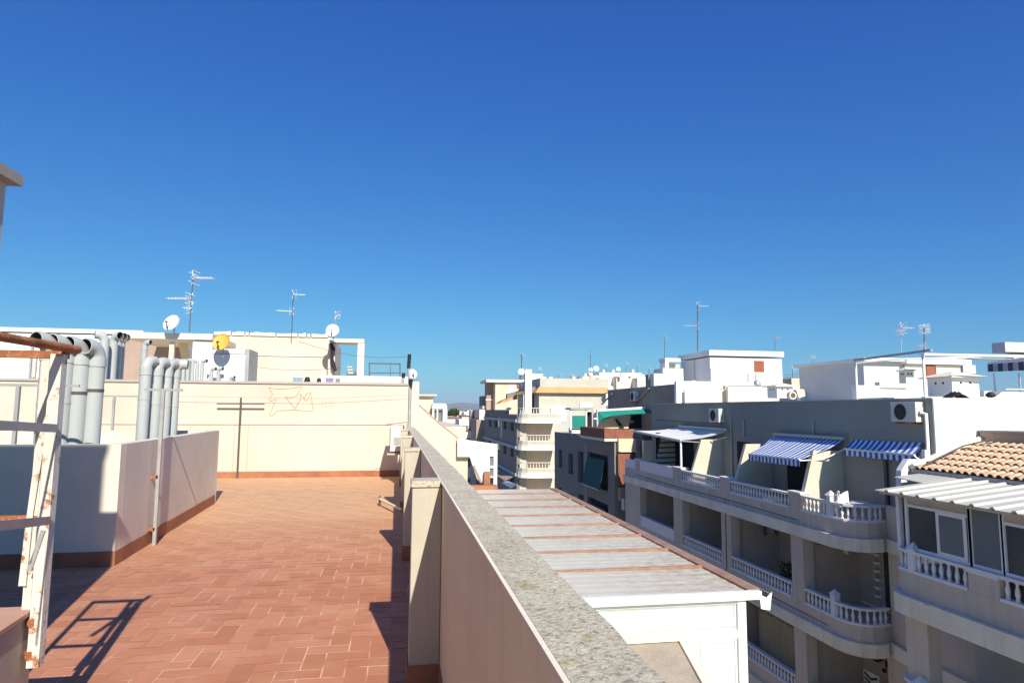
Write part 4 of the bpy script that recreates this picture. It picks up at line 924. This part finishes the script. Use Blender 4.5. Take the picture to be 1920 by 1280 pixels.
chimney(1454,1497,716,746,24,'white chimney cowl with pyramid cap right of the penthouse')
t = thing('vent_drum', 'grey round vent grille beside the chimney cowl', 'vent', atY(1487,745,23.5)); c0_ = atY(1487,741,23.5)
MB().prism([(c0_[0]+0.16*cos(a*pi/10),23.5,c0_[2]+0.16*sin(a*pi/10)) for a in range(20)],(0,0.2,0)).build('drum', grayp, t)
MB().prism([(c0_[0]+0.10*cos(a*pi/10),23.49,c0_[2]+0.10*sin(a*pi/10)) for a in range(20)],(0,0.008,0)).build('grille', steel_d, t)
MB().prism([atY(1492,728,23.6),atY(1508,730,23.6),atY(1510,742,23.6),atY(1498,746,23.6)],(0,0.02,0)).build('board', peach, t)
H = thing('roof_pavilion', 'white roof pavilion with a dark red door and overhanging flat roofs', 'roof pavilion', atY(1710,745,26))
fb(1700,683,1805,760,26,4).build('wall', cream2, H); fb(1700,671,1822,683.8,25.8,4.4).build('roof_slab', white, H)
fb(1737,684.5,1755,707,25.93,0.06).build('door', redm, H); fb(1755,684.5,1758,725,25.9,0.08).build('door_frame', grayp, H)
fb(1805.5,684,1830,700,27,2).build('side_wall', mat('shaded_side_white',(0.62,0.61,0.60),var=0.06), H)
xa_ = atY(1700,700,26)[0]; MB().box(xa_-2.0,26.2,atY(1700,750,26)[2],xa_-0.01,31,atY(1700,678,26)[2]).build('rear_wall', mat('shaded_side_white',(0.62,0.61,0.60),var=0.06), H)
MB().box(xa_-2.2,25.9,atY(1700,678,26)[2]+0.002,xa_+0.5,31.2,atY(1700,672,26)[2]).build('rear_roof', white, H)
fb(1735,662,1960,670,21,0.35).build('upper_roof', white, H); fb(1824,671,1960,676,21.5,0.3).build('roof_beam', grayl, H)
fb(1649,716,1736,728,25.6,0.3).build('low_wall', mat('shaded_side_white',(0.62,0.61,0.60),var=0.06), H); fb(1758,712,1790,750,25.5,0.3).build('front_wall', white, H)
fb(1700,728,1790,760,25.3,0.15).build('terrace_wall', white, H)
q = thing('roof_wall', 'white roof parapet behind the pipe frame', 'roof wall', atY(1650,745,24)); fb(1604,728.5,1738,765,24,0.2).build('wall', white, q); fb(1606,722,1650,729,24.6,0.3).build('coping', white, q)
q = thing('roof_wall', 'white roof parapet at the far right above the side wall', 'roof wall', atY(1890,745,15.6)); fb(1738,743,1960,765,15.6,0.2).build('wall', white, q); fb(1845,733,1960,746,17.2,0.3).build('upper_wall', white, q)
# grey building far right
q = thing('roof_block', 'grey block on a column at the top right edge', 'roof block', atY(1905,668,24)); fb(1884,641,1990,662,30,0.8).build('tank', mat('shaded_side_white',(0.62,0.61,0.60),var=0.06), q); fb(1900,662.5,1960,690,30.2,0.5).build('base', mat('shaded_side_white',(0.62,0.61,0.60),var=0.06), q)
# pipe frame on the edge
pf = thing('pipe_frame', 'white tubular frame standing on the edge of the grey attic', 'frame', (14.0,16.5,2.13))
a_ = atX(1607,742,14.0); b_ = atX(1735,742,14.0); ztop = 3.0
za = atX(1607,676,14.0)[2]; zb = atX(1733,662,14.0)[2]
MB().tube([(14,a_[1],2.14),(14,a_[1],za)],0.035,8).build('post', whitem, pf); MB().tube([(14,b_[1],2.14),(14,b_[1],zb)],0.04,8).build('post', whitem, pf)
MB().bar((14,a_[1]+0.04,za+0.02),(14.0,b_[1]-0.3,zb+0.06),0.06,0.06).build('top_rail', galv, pf)
MB().tube([(14.04,a_[1],za-0.08),(14.5,a_[1]-1.0,za-0.02),(16.5,a_[1]-2.0,zb-0.0)],0.03,6).build('brace', whitem, pf)
MB().tube([(14,b_[1],zb-0.03),(17.6,b_[1]-0.4,zb-0.06)],0.04,8).build('side_rail', whitem, pf)
MB().tube([(14.0,a_[1],2.2),(14.06,a_[1]-0.1,2.16),(14.06,a_[1]-1.5,2.16)],0.03,6).build('foot_rail', whitem, pf)
# striped roof awning
awn = awning('dark striped awning over the roof terrace at the far right',(17.2,13.2,3.35),(19.5,10.0,3.4),atY(1852,690,16.5),(17.2,13.5,3.0),navy_str,val=0.2,cassette=False) if False else None
t = thing('awning', 'dark blue striped awning on white posts over the roof terrace at the far right', 'awning', atY(1880,735,18))
p0, p1, p2, p3 = atY(1851,684,18), atY(1960,676,15.5), atY(1960,666,18), atY(1853,680,20)
mb = MB(); mb.prism([p0,p1,p2,p3],(0,0,0.02)); mb.build('canopy', navy_str, t)
d_ = V(p1)-V(p0); mb = MB(); mb.prism([p0,p1,tuple(V(p1)-V((0,0,0.25))),tuple(V(p0)-V((0,0,0.22)))],(0.008,0.008,0)); mb.build('valance', navy_str, t)
for px, yy in ((1867,17.5),(1914,17.2)): fb(px-2,699,px+2,746,yy,0.07).build('post', whitem, t)
fb(1868,728,1960,731,17.1,0.1).build('rail', whitem, t)
# black cover and bundle on the wall top
q = thing('black_cover', 'crumpled black cover lying on the white wall top', 'cover', atY(1790,746,15.2))
c1 = atY(1791,745,15.25); mb = MB(); vs = []; n = 14
for j in range(6):
    v = j/5
    for i in range(n+1):
        u = i/n; h_ = 0.16*math.sin(pi*min(1,u*1.0))**0.7*sin(pi*(0.12+0.8*v))*(1+0.25*sin(i*2.1+j)); vs.append((c1[0]-0.27+0.54*u, 15.05+0.4*v, 2.135+max(0,h_)))
mb.add(vs, [(j*(n+1)+i,j*(n+1)+i+1,(j+1)*(n+1)+i+1,(j+1)*(n+1)+i) for j in range(5) for i in range(n)], True); mb.build('cover', blackm, q)
q = thing('rubbish_bag', 'small dark bag beside the large chimney cowl', 'bag', atY(1858,745,15.3)); c2 = atY(1857,741,15.3)
MB().lathe([(0.05,-0.06),(0.11,-0.03),(0.12,0.03),(0.05,0.09),(0.02,0.10)],(c2[0],15.3,c2[2]),10).build('bag', blackm, q)
# roof-edge fence posts and low walls between penthouse and pavilion
fe = thing('roof_fence', 'thin dark wire fence posts on the white roof between penthouse and pavilion', 'fence', atY(1550,718,34))
for px in (1502,1538,1579,1598): MB().bar(atY(px,698,34),atY(px,725,34),0.08).build('post', steel_d, fe)
for py in (703,708): MB().bar(atY(1472,py,34),atY(1600,py-4,34),0.02).build('wire', steel_d, fe)
fe = thing('roof_fence', 'thin dark fence posts in front of the pavilion wall', 'fence', atY(1650,718,27))
for px, yt in ((1624,696),(1672,691),(1642,714)): MB().bar(atY(px,yt,27),atY(px,722,27),0.09).build('post', steel_d, fe)
for py in (700,704): MB().bar(atY(1610,py,27),atY(1700,py-8,27),0.02).build('wire', steel_d, fe)
q = roofbox('roof_block', 'low peach roof box between the penthouse and the fence', 'roof block', (1484,709,1528,735), 50, 4, peach)
dish(atY(1516,698,45),0.42,(-0.9,-0.4,0.3),'small white dish above the peach roof box',mount=0.3)
antenna(1308,658,572,40,[(0.98,-0.2,0.7,6,0.6),(0.55,pi-0.1,0.9,7,0.5)],'tall antenna mast behind the white penthouse',r=0.035)
antenna(1453,658,632,55,[(0.98,0.2,0.7,6,0.5)],'faint antenna above the right end of the penthouse',r=0.02)
antenna(1246,672,632,60,[(0.98,0.2,0.6,6,0.5)],'faint thin antenna left of the penthouse',r=0.025)
antenna(1690,668,614,28,[(0.98,-0.3,0.55,7,0.6),(0.9,pi,0.3,5,0.5)],'double-fan antenna left of the pipe frame top',r=0.02,mm=galv)
antenna(1733,662,614,26,[(0.95,0.6,0.3,5,0.45),(0.3,pi,0.3,4,0.3)],'dark antenna mast above the pipe frame corner',r=0.03)
antenna(1524,705,665,60,[(0.9,0.6,0.3,4,0.4)],'thin antenna beside the small dish on the roofline',r=0.02)
# ================================================================ BUILDING C : green awnings
Cb = thing('apartment_building', 'dark grey building with green awnings and brown reed screens', 'building', (15, 42, BOT))
C0, C1 = 35.4, 49.5
zt = 0.10
def facade_with_windows(mb, x, ya, yb, z0, z1, holes, th=0.25):
    """wall in plane x with rectangular openings (y0,y1,za,zb)"""
    ycuts = sorted({ya, yb, *[h[0] for h in holes], *[h[1] for h in holes]}); zc = sorted({z0, z1, *[h[2] for h in holes], *[h[3] for h in holes]})
    for i in range(len(ycuts)-1):
        for j in range(len(zc)-1):
            cy = (ycuts[i]+ycuts[i+1])/2; cz = (zc[j]+zc[j+1])/2
            if not any(h[0] < cy < h[1] and h[2] < cz < h[3] for h in holes): mb.box(x, ycuts[i], zc[j], x+th, ycuts[i+1], zc[j+1])
    return mb
holes = []
for z in (-2.45,-5.2,-8.0):
    holes += [(47.2,48.2,z,z+1.3),(44.2,45.4,z-0.2,z+1.2),(41.4,42.9,z-0.5,z+1.5),(36.6,40.6,z-0.4,z+1.6)]
facade_with_windows(MB(), 12.0, C0, C1, BOT, zt, holes).build('wall', darkp, Cb)
for h in holes: MB().box(12.2,h[0],h[2],12.24,h[1],h[3]).build('window', glass if h[1]-h[0] < 3 else dark, Cb)
MB().box(12.26,C0+0.01,BOT,16,C1,zt-0.02).build('core', darkp, Cb)
MB().box(11.96,40.85,BOT,12.0,40.95,-0.4).build('pipe', galv, Cb)
for z in (-2.6,-5.4): MB().prism([(11.9,40.4,z+1.5),(11.9,36.8,z+1.5),(11.55,36.8,z-0.2),(11.55,40.4,z-0.2)],(0.02,0,0)).build('blind', greend, Cb); MB().bar((11.54,40.4,z-0.2),(11.54,36.8,z-0.2),0.06).build('blind_bar', galv, Cb)
# front stack of balconies facing the camera
for k, z in enumerate((0.10,-2.65,-5.4)):
    a0 = 12.1; b0 = 14.6
    if k == 0:
        MB().box(12.15,35.1,z-0.62,13.15,35.38,z+0.10).build('balcony_panel', peach, Cb); MB().box(13.45,34.7,z-1.1,14.3,34.98,z+0.02).build('balcony_panel', cream2, Cb)
        MB().box(12.18,34.98,z-0.62,13.17,35.1,z-0.58).build('slab_edge', cream2, Cb)
        MB().box(13.16,35.2,z-1.2,13.44,35.4,z+0.1).build('pier', brownp, Cb)
    else: MB().box(12.15,34.9,z-0.5,14.6,35.38,z+0.2).build('balcony_wall', brownp if k==1 else darkp, Cb)
MB().box(12.2,34.5,-3.6,12.9,34.88,-3.0).build('parapet_block', mat('pinkish_white_plaster',(0.7,0.62,0.56)), Cb)
MB().box(12.12,35.12,-2.4,12.9,35.3,-0.60).build('reed_column', reed, Cb)
MB().box(11.4,35.3,0.22,12.0,40.2,0.74).build('reed_screen', reed, Cb)
MB().box(12.02,35.3,0.22,13.15,35.4,0.72).build('reed_screen', reed, Cb); MB().box(13.5,34.9,0.12,14.3,34.97,0.62).build('reed_screen', reed, Cb)
MB().box(11.4,35.3,0.05,12.3,40.2,0.2).build('terrace_edge', cream2, Cb)
# upper terrace: green awnings and cream curved wall
fb(1113,768,1119,803,38.5,0.15).build('white_post', whitem, Cb)
P3 = lambda x,y,Y=38.3: atY(x,y,Y)
MB().prism([P3(1121,803),P3(1125,790),P3(1135,783),P3(1150,780),P3(1183,780),P3(1178,803)],(0,0.2,0)).build('curved_wall', peach, Cb)
MB().prism([P3(1184,772,39),P3(1234,774,39),P3(1234,803,39),P3(1180,803,39)],(0,0.2,0)).build('dark_opening', dark, Cb)
MB().prism([P3(1120,768,38),P3(1210,762,38),P3(1210,766,38),P3(1120,772,38)],(0,0.3,0)).build('fascia', whitem, Cb)
t = thing('awning', 'long green awning over the reed-screened terrace', 'awning', P3(1170,780,37.6))
MB().prism([P3(1121,771,37.8),P3(1180,768,37.8),P3(1234,765,37.8),P3(1234,774,37.2),P3(1184,776,37.2),P3(1150,779,37.3),P3(1133,783,37.3),P3(1122,792,37.5)],(0,0.03,0)).build('cloth', green, t)
t = thing('awning', 'green drop-down blind in a white frame at the corner of the dark building', 'awning', P3(1090,800,43))
MB().prism([P3(1073,779,43),P3(1098,779,43),P3(1098,802,43),P3(1073,802,43)],(0,0.03,0)).build('blind', green, t)
for px in (1070.5,1099.5): fb(px-1.4,768,px+1.4,806,42.9,0.1).build('post', whitem, t)
fb(1070,764,1112,768,42.8,1.5).build('top_rail', galv, t); fb(1100.5,772,1110,803,43.6,0.1).build('dark_opening', dark, t); fb(1072,803,1099,812,43.2,0.8).build('sill', cream2, t)
MB().prism([P3(1062,766,44),P3(1108,764,44),P3(1113,768,43),P3(1070,769,43)],(0,0,0.04)).build('roof_sheet', grayl, t)
tag(MB().prism([P3(1153,786,38.2),P3(1157,785,38.2),P3(1171,802,38.2),P3(1163,802,38.2)],(0,0.06,0)).build('telescope', blackm), 'black slanted object leaning on the reed screen', 'telescope')
# attic behind
MB().box(15.0,33.9,-0.1,25,45.6,3.15).build('attic_wall', brownp, Cb)
MB().box(14.97,33.88,3.152,25,45.63,3.22).build('attic_coping', grayl, Cb)
for (x0,y0,x1,y1) in ((1128,758,1148,738),(1187,760,1217,728)):
    pa_ = atX(x0,y0,14.9); pb_ = atX(x1,y1,14.9); MB().bar(pa_,pb_,0.12,0.04).build('brace', grayl, Cb)
ac = atX(1192,752,14.75); tag(ac_unit(14.7,ac[1],ac[2],0.85,0.62,0.27,'x','x'), 'air conditioner on the brown wall above the green awning', 'air conditioner')
# ================================================================ BUILDING D : rounded corner balconies
D = thing('apartment_building', 'light grey corner building with rounded sunlit balconies and orange-tiled cornice', 'building', (16, 76, BOT))
D0 = 65.6
dgrey = mat('warm_grey_plaster', (0.52,0.51,0.44), var=0.08, streak=0.2)
zs = [1.25, -1.42, -4.1, -6.8]
holes = []
for z in (-1.3,-4.0,-6.7): holes += [(67.5,69.3,z+0.9,z+2.1),(72,74,z+0.9,z+2.1),(77,81,z+0.9,z+2.2),(84,86,z+0.9,z+2.1)]
facade_with_windows(MB(), 12.0, D0, 90.5, BOT, 1.25, holes, 0.3).build('side_wall', darkp, D)
for h in holes: MB().box(12.22,h[0],h[2],12.26,h[1],h[3]).build('window', glass, D)
MB().box(12.31,D0+1.8,BOT,24,90.5,1.2).build('core', grayl, D)
for z in zs: MB().box(11.86,D0,z-0.75,11.998,90.5,z-0.45).build('string_course', grayl, D)
MB().box(11.95,75.2,-1.4,12.0,75.6,0.4).build('blind_panel', whitem, D)
arc = [(12.0,D0),(12.05,D0-0.5),(12.3,D0-1.0),(12.8,D0-1.35),(13.6,D0-1.5),(16.2,D0-1.5)]
MB().box(12.31,D0+0.001,BOT,13.0,D0+1.78,1.2).build('corner_pier', dgrey, D)
for k, z in enumerate(zs):
    q = arc[::-1]
    mb = MB(); mb.outline([(x,y) for x,y in arc]+[(16.2,D0+1.79),(12.0,D0+1.79)] if False else arc+[(16.2,D0+1.75),(13.01,D0+1.75),(13.01,D0-0.001)], z-0.55, z-0.30); mb.build('balcony_slab', cream2, D)
    wa = [(p[0]+0.08,p[1]+0.08) for p in arc]
    mb = MB(); strip(mb, wa, 0.15, z-0.299, z+0.10 if k else z+0.10); mb.build('balcony_wall', dgrey, D)
    mb = MB(); strip(mb, [(p[0]-0.03,p[1]-0.03) for p in arc], 0.12, z-0.80, z-0.551); mb.build('slab_band', white, D)
    b = balustrade([(p[0]+0.1,p[1]+0.1) for p in arc[1:]], z+0.101, D, h=0.62, m=cream2, sp=0.30)
    if k: MB().box(13.02,D0+1.5,z-0.3,16.2,D0+1.74,z+1.85).build('loggia_wall', cream, D)
# solid white rail with open centre top floor; setback penthouse
MB().box(14.7,67.5,1.21,22,80,3.55).build('penthouse_wall', dgrey, D)
mb = MB(); mb.prism([(14.3,67.1,3.55),(22.4,67.1,3.55),(22.4,67.5,4.15),(14.7,67.5,4.15)],(0,0.02,0)); mb.hexa([(14.2,67.0,3.55),(22.4,67.0,3.55),(22.4,80,3.55),(14.2,80,3.55),(14.8,67.6,4.2),(22.4,67.6,4.2),(22.4,80,4.2),(14.8,80,4.2)]); mb.build('tiled_cornice', orangeb, D)
MB().box(14.85,67.7,4.202,22.4,80,5.1).build('roof_parapet', dgrey, D)
fb(985,692,997,775,66,0.6).build('chimney', cream2, D); fb(983,690,999,712,66.1,0.5).build('chimney', white, D) if False else None
MB().box(13.4,69.5,1.21,14.68,69.6,3.4).build('glazed_door', glass, D)
for x in (13.4,14.0,14.6): MB().box(x,69.4,1.21,x+0.12,69.49,3.4).build('door_frame', balw, D)
fb(1033,762,1062,790,67.35,0.1).build('shutter', white, D); fb(1088,755,1110,764,67.35,0.1).build('shutter', white, D)
mb = MB(); mb.prism([atY(927,768,72),atY(945,755,72),atY(963,748,72),atY(958,768,72)],(0,0.1,0)); mb.build('tilted_board', divm, D)
MB().box(12.0,72,1.26,12.3,90,1.75).build('terrace_parapet', darkp, D)
# left wing top with dark railing / sloping roof
MB().prism([atY(935,757,80),atY(970,748,80),atY(970,741,80),atY(944,750,80)],(0,3,0)).build('tile_edge', orangeb, D)
MB().prism([atY(951,749,80.5),atY(970,742,80.5),atY(970,733,80.5),atY(951,738,80.5)],(0,1,0)).build('dark_parapet', darkp, D)
MB().prism([atY(986,742,69),atY(1019,734,69),atY(1019,721,69),atY(986,728,69)],(0,0.5,0)).build('dark_parapet', darkp, D)
dish(atY(978,697,64),0.36,(-0.2,-0.9,0.35),'small white dish on the pale chimney of the corner building',mount=1.0)
antenna(978,700,664,70,[(0.95,0.3,0.5,5,0.5)],'antenna above the corner building',r=0.05)
# ================================================================ BUILDING E, F and far rooftops
Eb = thing('apartment_building', 'peach building with a side balcony rising behind the corner building', 'building', atY(950,800,92))
Y_ = 92.0; fb(929,717,1000,800,Y_,6).build('wall', peach, Eb); fb(912,711,1001,717,Y_-0.5,7).build('fascia', white, Eb)
fb(912.5,718,929,800,Y_+2.0,2).build('side_wall', brownp, Eb)
fb(905,742,914,760,Y_+4,4).build('balcony', darkp, Eb); fb(905,760,913,766,Y_+3,4).build('balcony_slab', grayp, Eb); fb(911,748,930,751,Y_+1.9,0.2).build('band', cream2, Eb)
fb(955,722,968,738,Y_-0.1,0.1).build('window', whitem, Eb); fb(969,720,976,728,Y_-0.1,0.1).build('awning_box', redm, Eb)
q = roofbox('roof_block', 'white roof house behind the corner building', 'roof block', (985,700,1018,742), 96, 5, white)
q = roofbox('roof_block', 'low white roof block right of the corner building chimney', 'roof block', (1017,709,1043,742), 98, 5, white)
for (x, l) in ((1021,'leftmost'),(1033,'rightmost')): tag(fb(x-3,706,x+3,711,97.5,0.8).build('roof_vent', dishm), l+' of two small pale vents on the low white roof block', 'vent')
F_ = thing('apartment_building', 'brown gable wall with a cream top in the narrow street', 'building', atY(892,830,100))
MB().box(11.0,91.5,BOT,18,101,0.35).build('wall', brownp, F_); MB().box(11.6,93.0,0.352,18,101,1.75).build('attic_wall', cream2, F_)
MB().box(11.0,99,0.352,11.5,101,1.6).build('pier', brownp, F_)
# white roofs beyond C
W1 = roofbox('roof_block', 'white rooftop house with dishes left of the grey parapet', 'roof block', (1124,698,1204,760), 88, 6, white)
fb(1157,705,1216,760,86,2).build('front_wall', cream2, W1); fb(1155,708,1158,740,85.9,0.5).build('edge_post', grayp, W1)
W2 = roofbox('roof_block', 'cream roof shed with a grey slatted opening below the twin dishes', 'roof block', (1092,705,1124,745), 87, 3, cream2)
fb(1106,703,1123,719,86.9,0.08).build('opening', grayp, W2); fb(1087,707,1091,745,86.8,0.6).build('post', grayp, W2)
W4 = roofbox('roof_block', 'pale roof block with a small round vent beyond the brown attic', 'roof block', (1195,708,1217,740), 84, 4, cream2)
for i, (px, py, lab) in enumerate(((1108,693,'upper left of three small dishes above the roof shed'),(1118,691,'upper right of three small dishes above the roof shed'),(1107,701,'lowest of three small dishes above the roof shed'),(1160,692,'single white dish on the white rooftop house'),(1199,723,'small dish on the pale roof block beyond the brown attic'),(1145,728,'small dish at the end of the orange cornice'))):
    dish(atY(px,py,84.5 if i < 5 else 66),0.31 if i != 1 else 0.40,(-0.3+0.2*(i%3),-0.9,0.3),lab,mount=0.25)
antenna(1107,700,657,84,[(0.9,0.3,0.2,3,0.2)],'thin black antenna above the small dishes',r=0.035)
antenna(1195,712,684,86,[(0.95,0.3,0.3,3,0.3)],'short antenna on the pale roof block',r=0.025)
# white sunshade seen down in the street gap
q = thing('street_sunshade', 'small white tilted sunshade above the street at the far end of the metal roof', 'sunshade', atX(954,915,10.2))
a_, b_, c_, d_ = atX(941,905,11.2), atX(951,902,10.9), atX(968,909,9.6), atX(958,915,9.8)
MB().prism([a_,b_,c_,d_],(0,0,0.08)).build('canopy', whitem, q); MB().bar((a_[0],a_[1],a_[2]),(11.95,a_[1],a_[2]+0.6),0.05).build('arm', steel_d, q)
# brown pergola beams along the corner building
for i, (z0, x0) in enumerate(((-4.55,11.5),(-5.6,11.0),(-6.2,10.6))):
    pass
pg = thing('balcony_canopies', 'row of brown canopies along the shaded side of the corner building', 'canopy', (11.2,75,-6))
for i in range(3):
    MB().prism([(11.99,66.5+i*8,-4.95-0.0),(10.9,66.5+i*8,-5.35),(10.9,73.5+i*8,-5.35),(11.99,73.5+i*8,-4.95)],(0,0,0.06)).build('canopy', brownp, pg)
    MB().bar((10.9,66.5+i*8,-5.36),(10.9,73.5+i*8,-5.36),0.14).build('edge_beam', reed, pg)
# ================================================================ FAR TOWN down the street
rnd = random.Random(3)
def house(px0, px1, py_top, Y, m, label, roof=False, wins=3):
    a = atY(px0,py_top,Y); b = atY(px1,py_top,Y); t = thing('town_house', label, 'house', ((a[0]+b[0])/2, Y+4, BOT), 'houses of the far town')
    MB().box(a[0],Y,BOT,b[0],Y+9,a[2]).build('wall', m, t)
    if roof:
        xm = (a[0]+b[0])/2; h = (b[0]-a[0])*0.16; MB().add([(a[0]-0.3,Y-0.4,a[2]),(b[0]+0.3,Y-0.4,a[2]),(b[0]+0.3,Y+9.4,a[2]),(a[0]-0.3,Y+9.4,a[2]),(xm,Y+3,a[2]+h),(xm,Y+6,a[2]+h)],[(0,1,4),(1,2,5,4),(2,3,5),(3,0,4,5),(0,3,2,1)]).build('roof', orangeb if False else terra_far, t)
    wd = b[0]-a[0]
    for f in range(4):
        for i in range(wins):
            x = a[0]+wd*(i+0.5)/wins; z = a[2]-1.0-f*2.9
            MB().box(x-wd*0.10,Y-0.03,z-1.5,x+wd*0.10,Y-0.002,z-0.2).build('window', win_far, t)
    return t
terra_far = mat('far_clay_roof', (0.42,0.24,0.16), var=0.15, scale=0.2, bump=0); win_far = mat('far_window', (0.16,0.13,0.11), bump=0)
house(838,862,783,150,cream2,'cream far house with a low clay roof, nearest the end wall',True,4)
house(861,884,786,135,white,'white far house with arched-looking windows by the brown gable',False,4)
house(866,880,779,170,cream,'cream far house behind the white one',True,3)
house(840,872,800,105,cream2,'pale terrace house with orange roof just above the sloping end wall',True,5)
house(862,884,806,98,white,'low pale house at the foot of the brown gable',True,3)
for i, (x0,x1,y,Y,m) in enumerate(((846,858,773,260,white),(858,871,771,300,cream2),(870,883,772,240,white),(882,893,770,330,peach),(836,848,771,380,cream2),(892,906,771,300,cream2),(876,890,769,450,white))):
    house(x0,x1,y,Y,m,'distant pale block near the horizon of the far town',False,3)
for i in range(60):          # rest of the far town, seen only from other spots
    Y = rnd.uniform(350,1500); x = rnd.uniform(-0.6,0.95)*Y; w_ = rnd.uniform(9,22); h_ = rnd.uniform(-4.5,-0.5) if i > 6 else -3
    t = thing('town_house', 'distant pale block near the horizon of the far town', 'house', (x,Y,BOT), 'houses of the far town'); MB().box(x,Y,BOT,x+w_,Y+14,h_+1.2).build('wall', rnd.choice((white,cream2,peach,cream)), t)
def tree(px, py, Y, s, label):
    c = V(atY(px,py,Y)); t = thing('tree', label, 'tree', (c.x,Y,BOT)); MB().tube([(c.x,Y,BOT),(c.x,Y,c.z)],[s*0.12,s*0.05],7).build('trunk', brownp, t)
    mb = MB(); r = random.Random(int(px))
    for _ in range(700):
        d = V((r.gauss(0,1),r.gauss(0,1),r.gauss(0,0.75))).normalized()*s*(0.55+0.5*r.random()); d.z *= 0.8
        p = c+d; u = V((r.gauss(0,1),r.gauss(0,1),r.gauss(0,1))).normalized()*s*0.13; v = u.orthogonal().normalized()*s*0.11; mb.add([tuple(p-u-v),tuple(p+u-v),tuple(p+u+v),tuple(p-u+v)],[(0,1,2,3)])
    mb.build('crown', foliage, t); return t
tree(851,773,185,1.5,'dark round tree above the clay roof in the far town')
tree(843,775,200,1.0,'smaller dark tree left of the round tree in the far town')
for px, pt, Y in ((1012,690,97),(1048,700,90),(1073,704,90),(1136,684,90),(1174,680,90),(1217,690,62),(1486,690,52),(1560,684,50),(1588,678,50)):
    t = antenna(px, pt+26, pt, Y, [(0.95,rnd.uniform(-1,1),0.5,4,0.5)], 'tiny thin antenna on the far rooftops', r=0.025); t['group'] = 'tiny antennas on the far rooftops'
for px, py in ((1132,697),(1150,697),(1187,697),(1166,704),(1206,706),(1098,704)):
    t = thing('roof_vent', 'tiny pale vent box on the far white rooftops', 'vent', atY(px,py,85)); t['group'] = 'tiny vent boxes on the far white rooftops'
    fb(px-2.2,py-4,px+2.2,py+1.5,85,0.3).build('shaft', cream2, t); fb(px-3,py-5,px+3,py-4.1,84.95,0.4).build('cap', grayl, t)
for px, py, Y in ((1075,716,80),(1300,724,35),(1420,724,34)):
    t = thing('water_tank', {1075:'small round water tank on the far roof behind the orange cornice',1300:'round grey water tank behind the white roof wall left of the penthouse door',1420:'small round tank under the brown shuttered penthouse window'}[px], 'water tank', atY(px,py,Y)); c = atY(px,py,Y); k_ = Y*0.0055
    MB().lathe([(k_,0),(k_*1.05,k_*0.3),(k_,k_*1.5),(k_*0.6,k_*1.8),(k_*0.2,k_*1.9)],(c[0],Y,c[2]),14).build('drum', galv, t)
for (a0,a1,Y) in (((1470,706),(1612,694),36),((1230,700),(1330,690),41),((390,668),(640,690),25),((560,640),(770,668),25)):
    p0_, p1_ = V(atY(*a0,Y)), V(atY(*a1,Y)); t = thing('overhead_wire', 'thin sagging wire strung over the rooftops', 'wire', tuple(p0_)); t['group'] = 'sagging wires over the rooftops'
    MB().tube([tuple(p0_.lerp(p1_,u/8)-V((0,0,0.5*sin(pi*u/8)*0.5))) for u in range(9)],0.010,4).build('wire', steel_d, t)
# haze over the far distance
hz = MB().box(-5300,-60,-14,5300,9800,160).build('haze', dark); hz['kind'] = 'stuff'
hm = bpy.data.materials.new('haze_air'); hm.use_nodes = True; n = hm.node_tree.nodes; l = hm.node_tree.links
n.remove(n['Principled BSDF']); pv = n.new('ShaderNodeVolumePrincipled'); pv.inputs['Color'].default_value = (0.75,0.85,1.0,1); pv.inputs['Density'].default_value = 0.00009
pv.inputs['Anisotropy'].default_value = 0.0
l.new(pv.outputs[0], n['Material Output'].inputs['Volume']); hz.data.materials.clear(); hz.data.materials.append(hm)
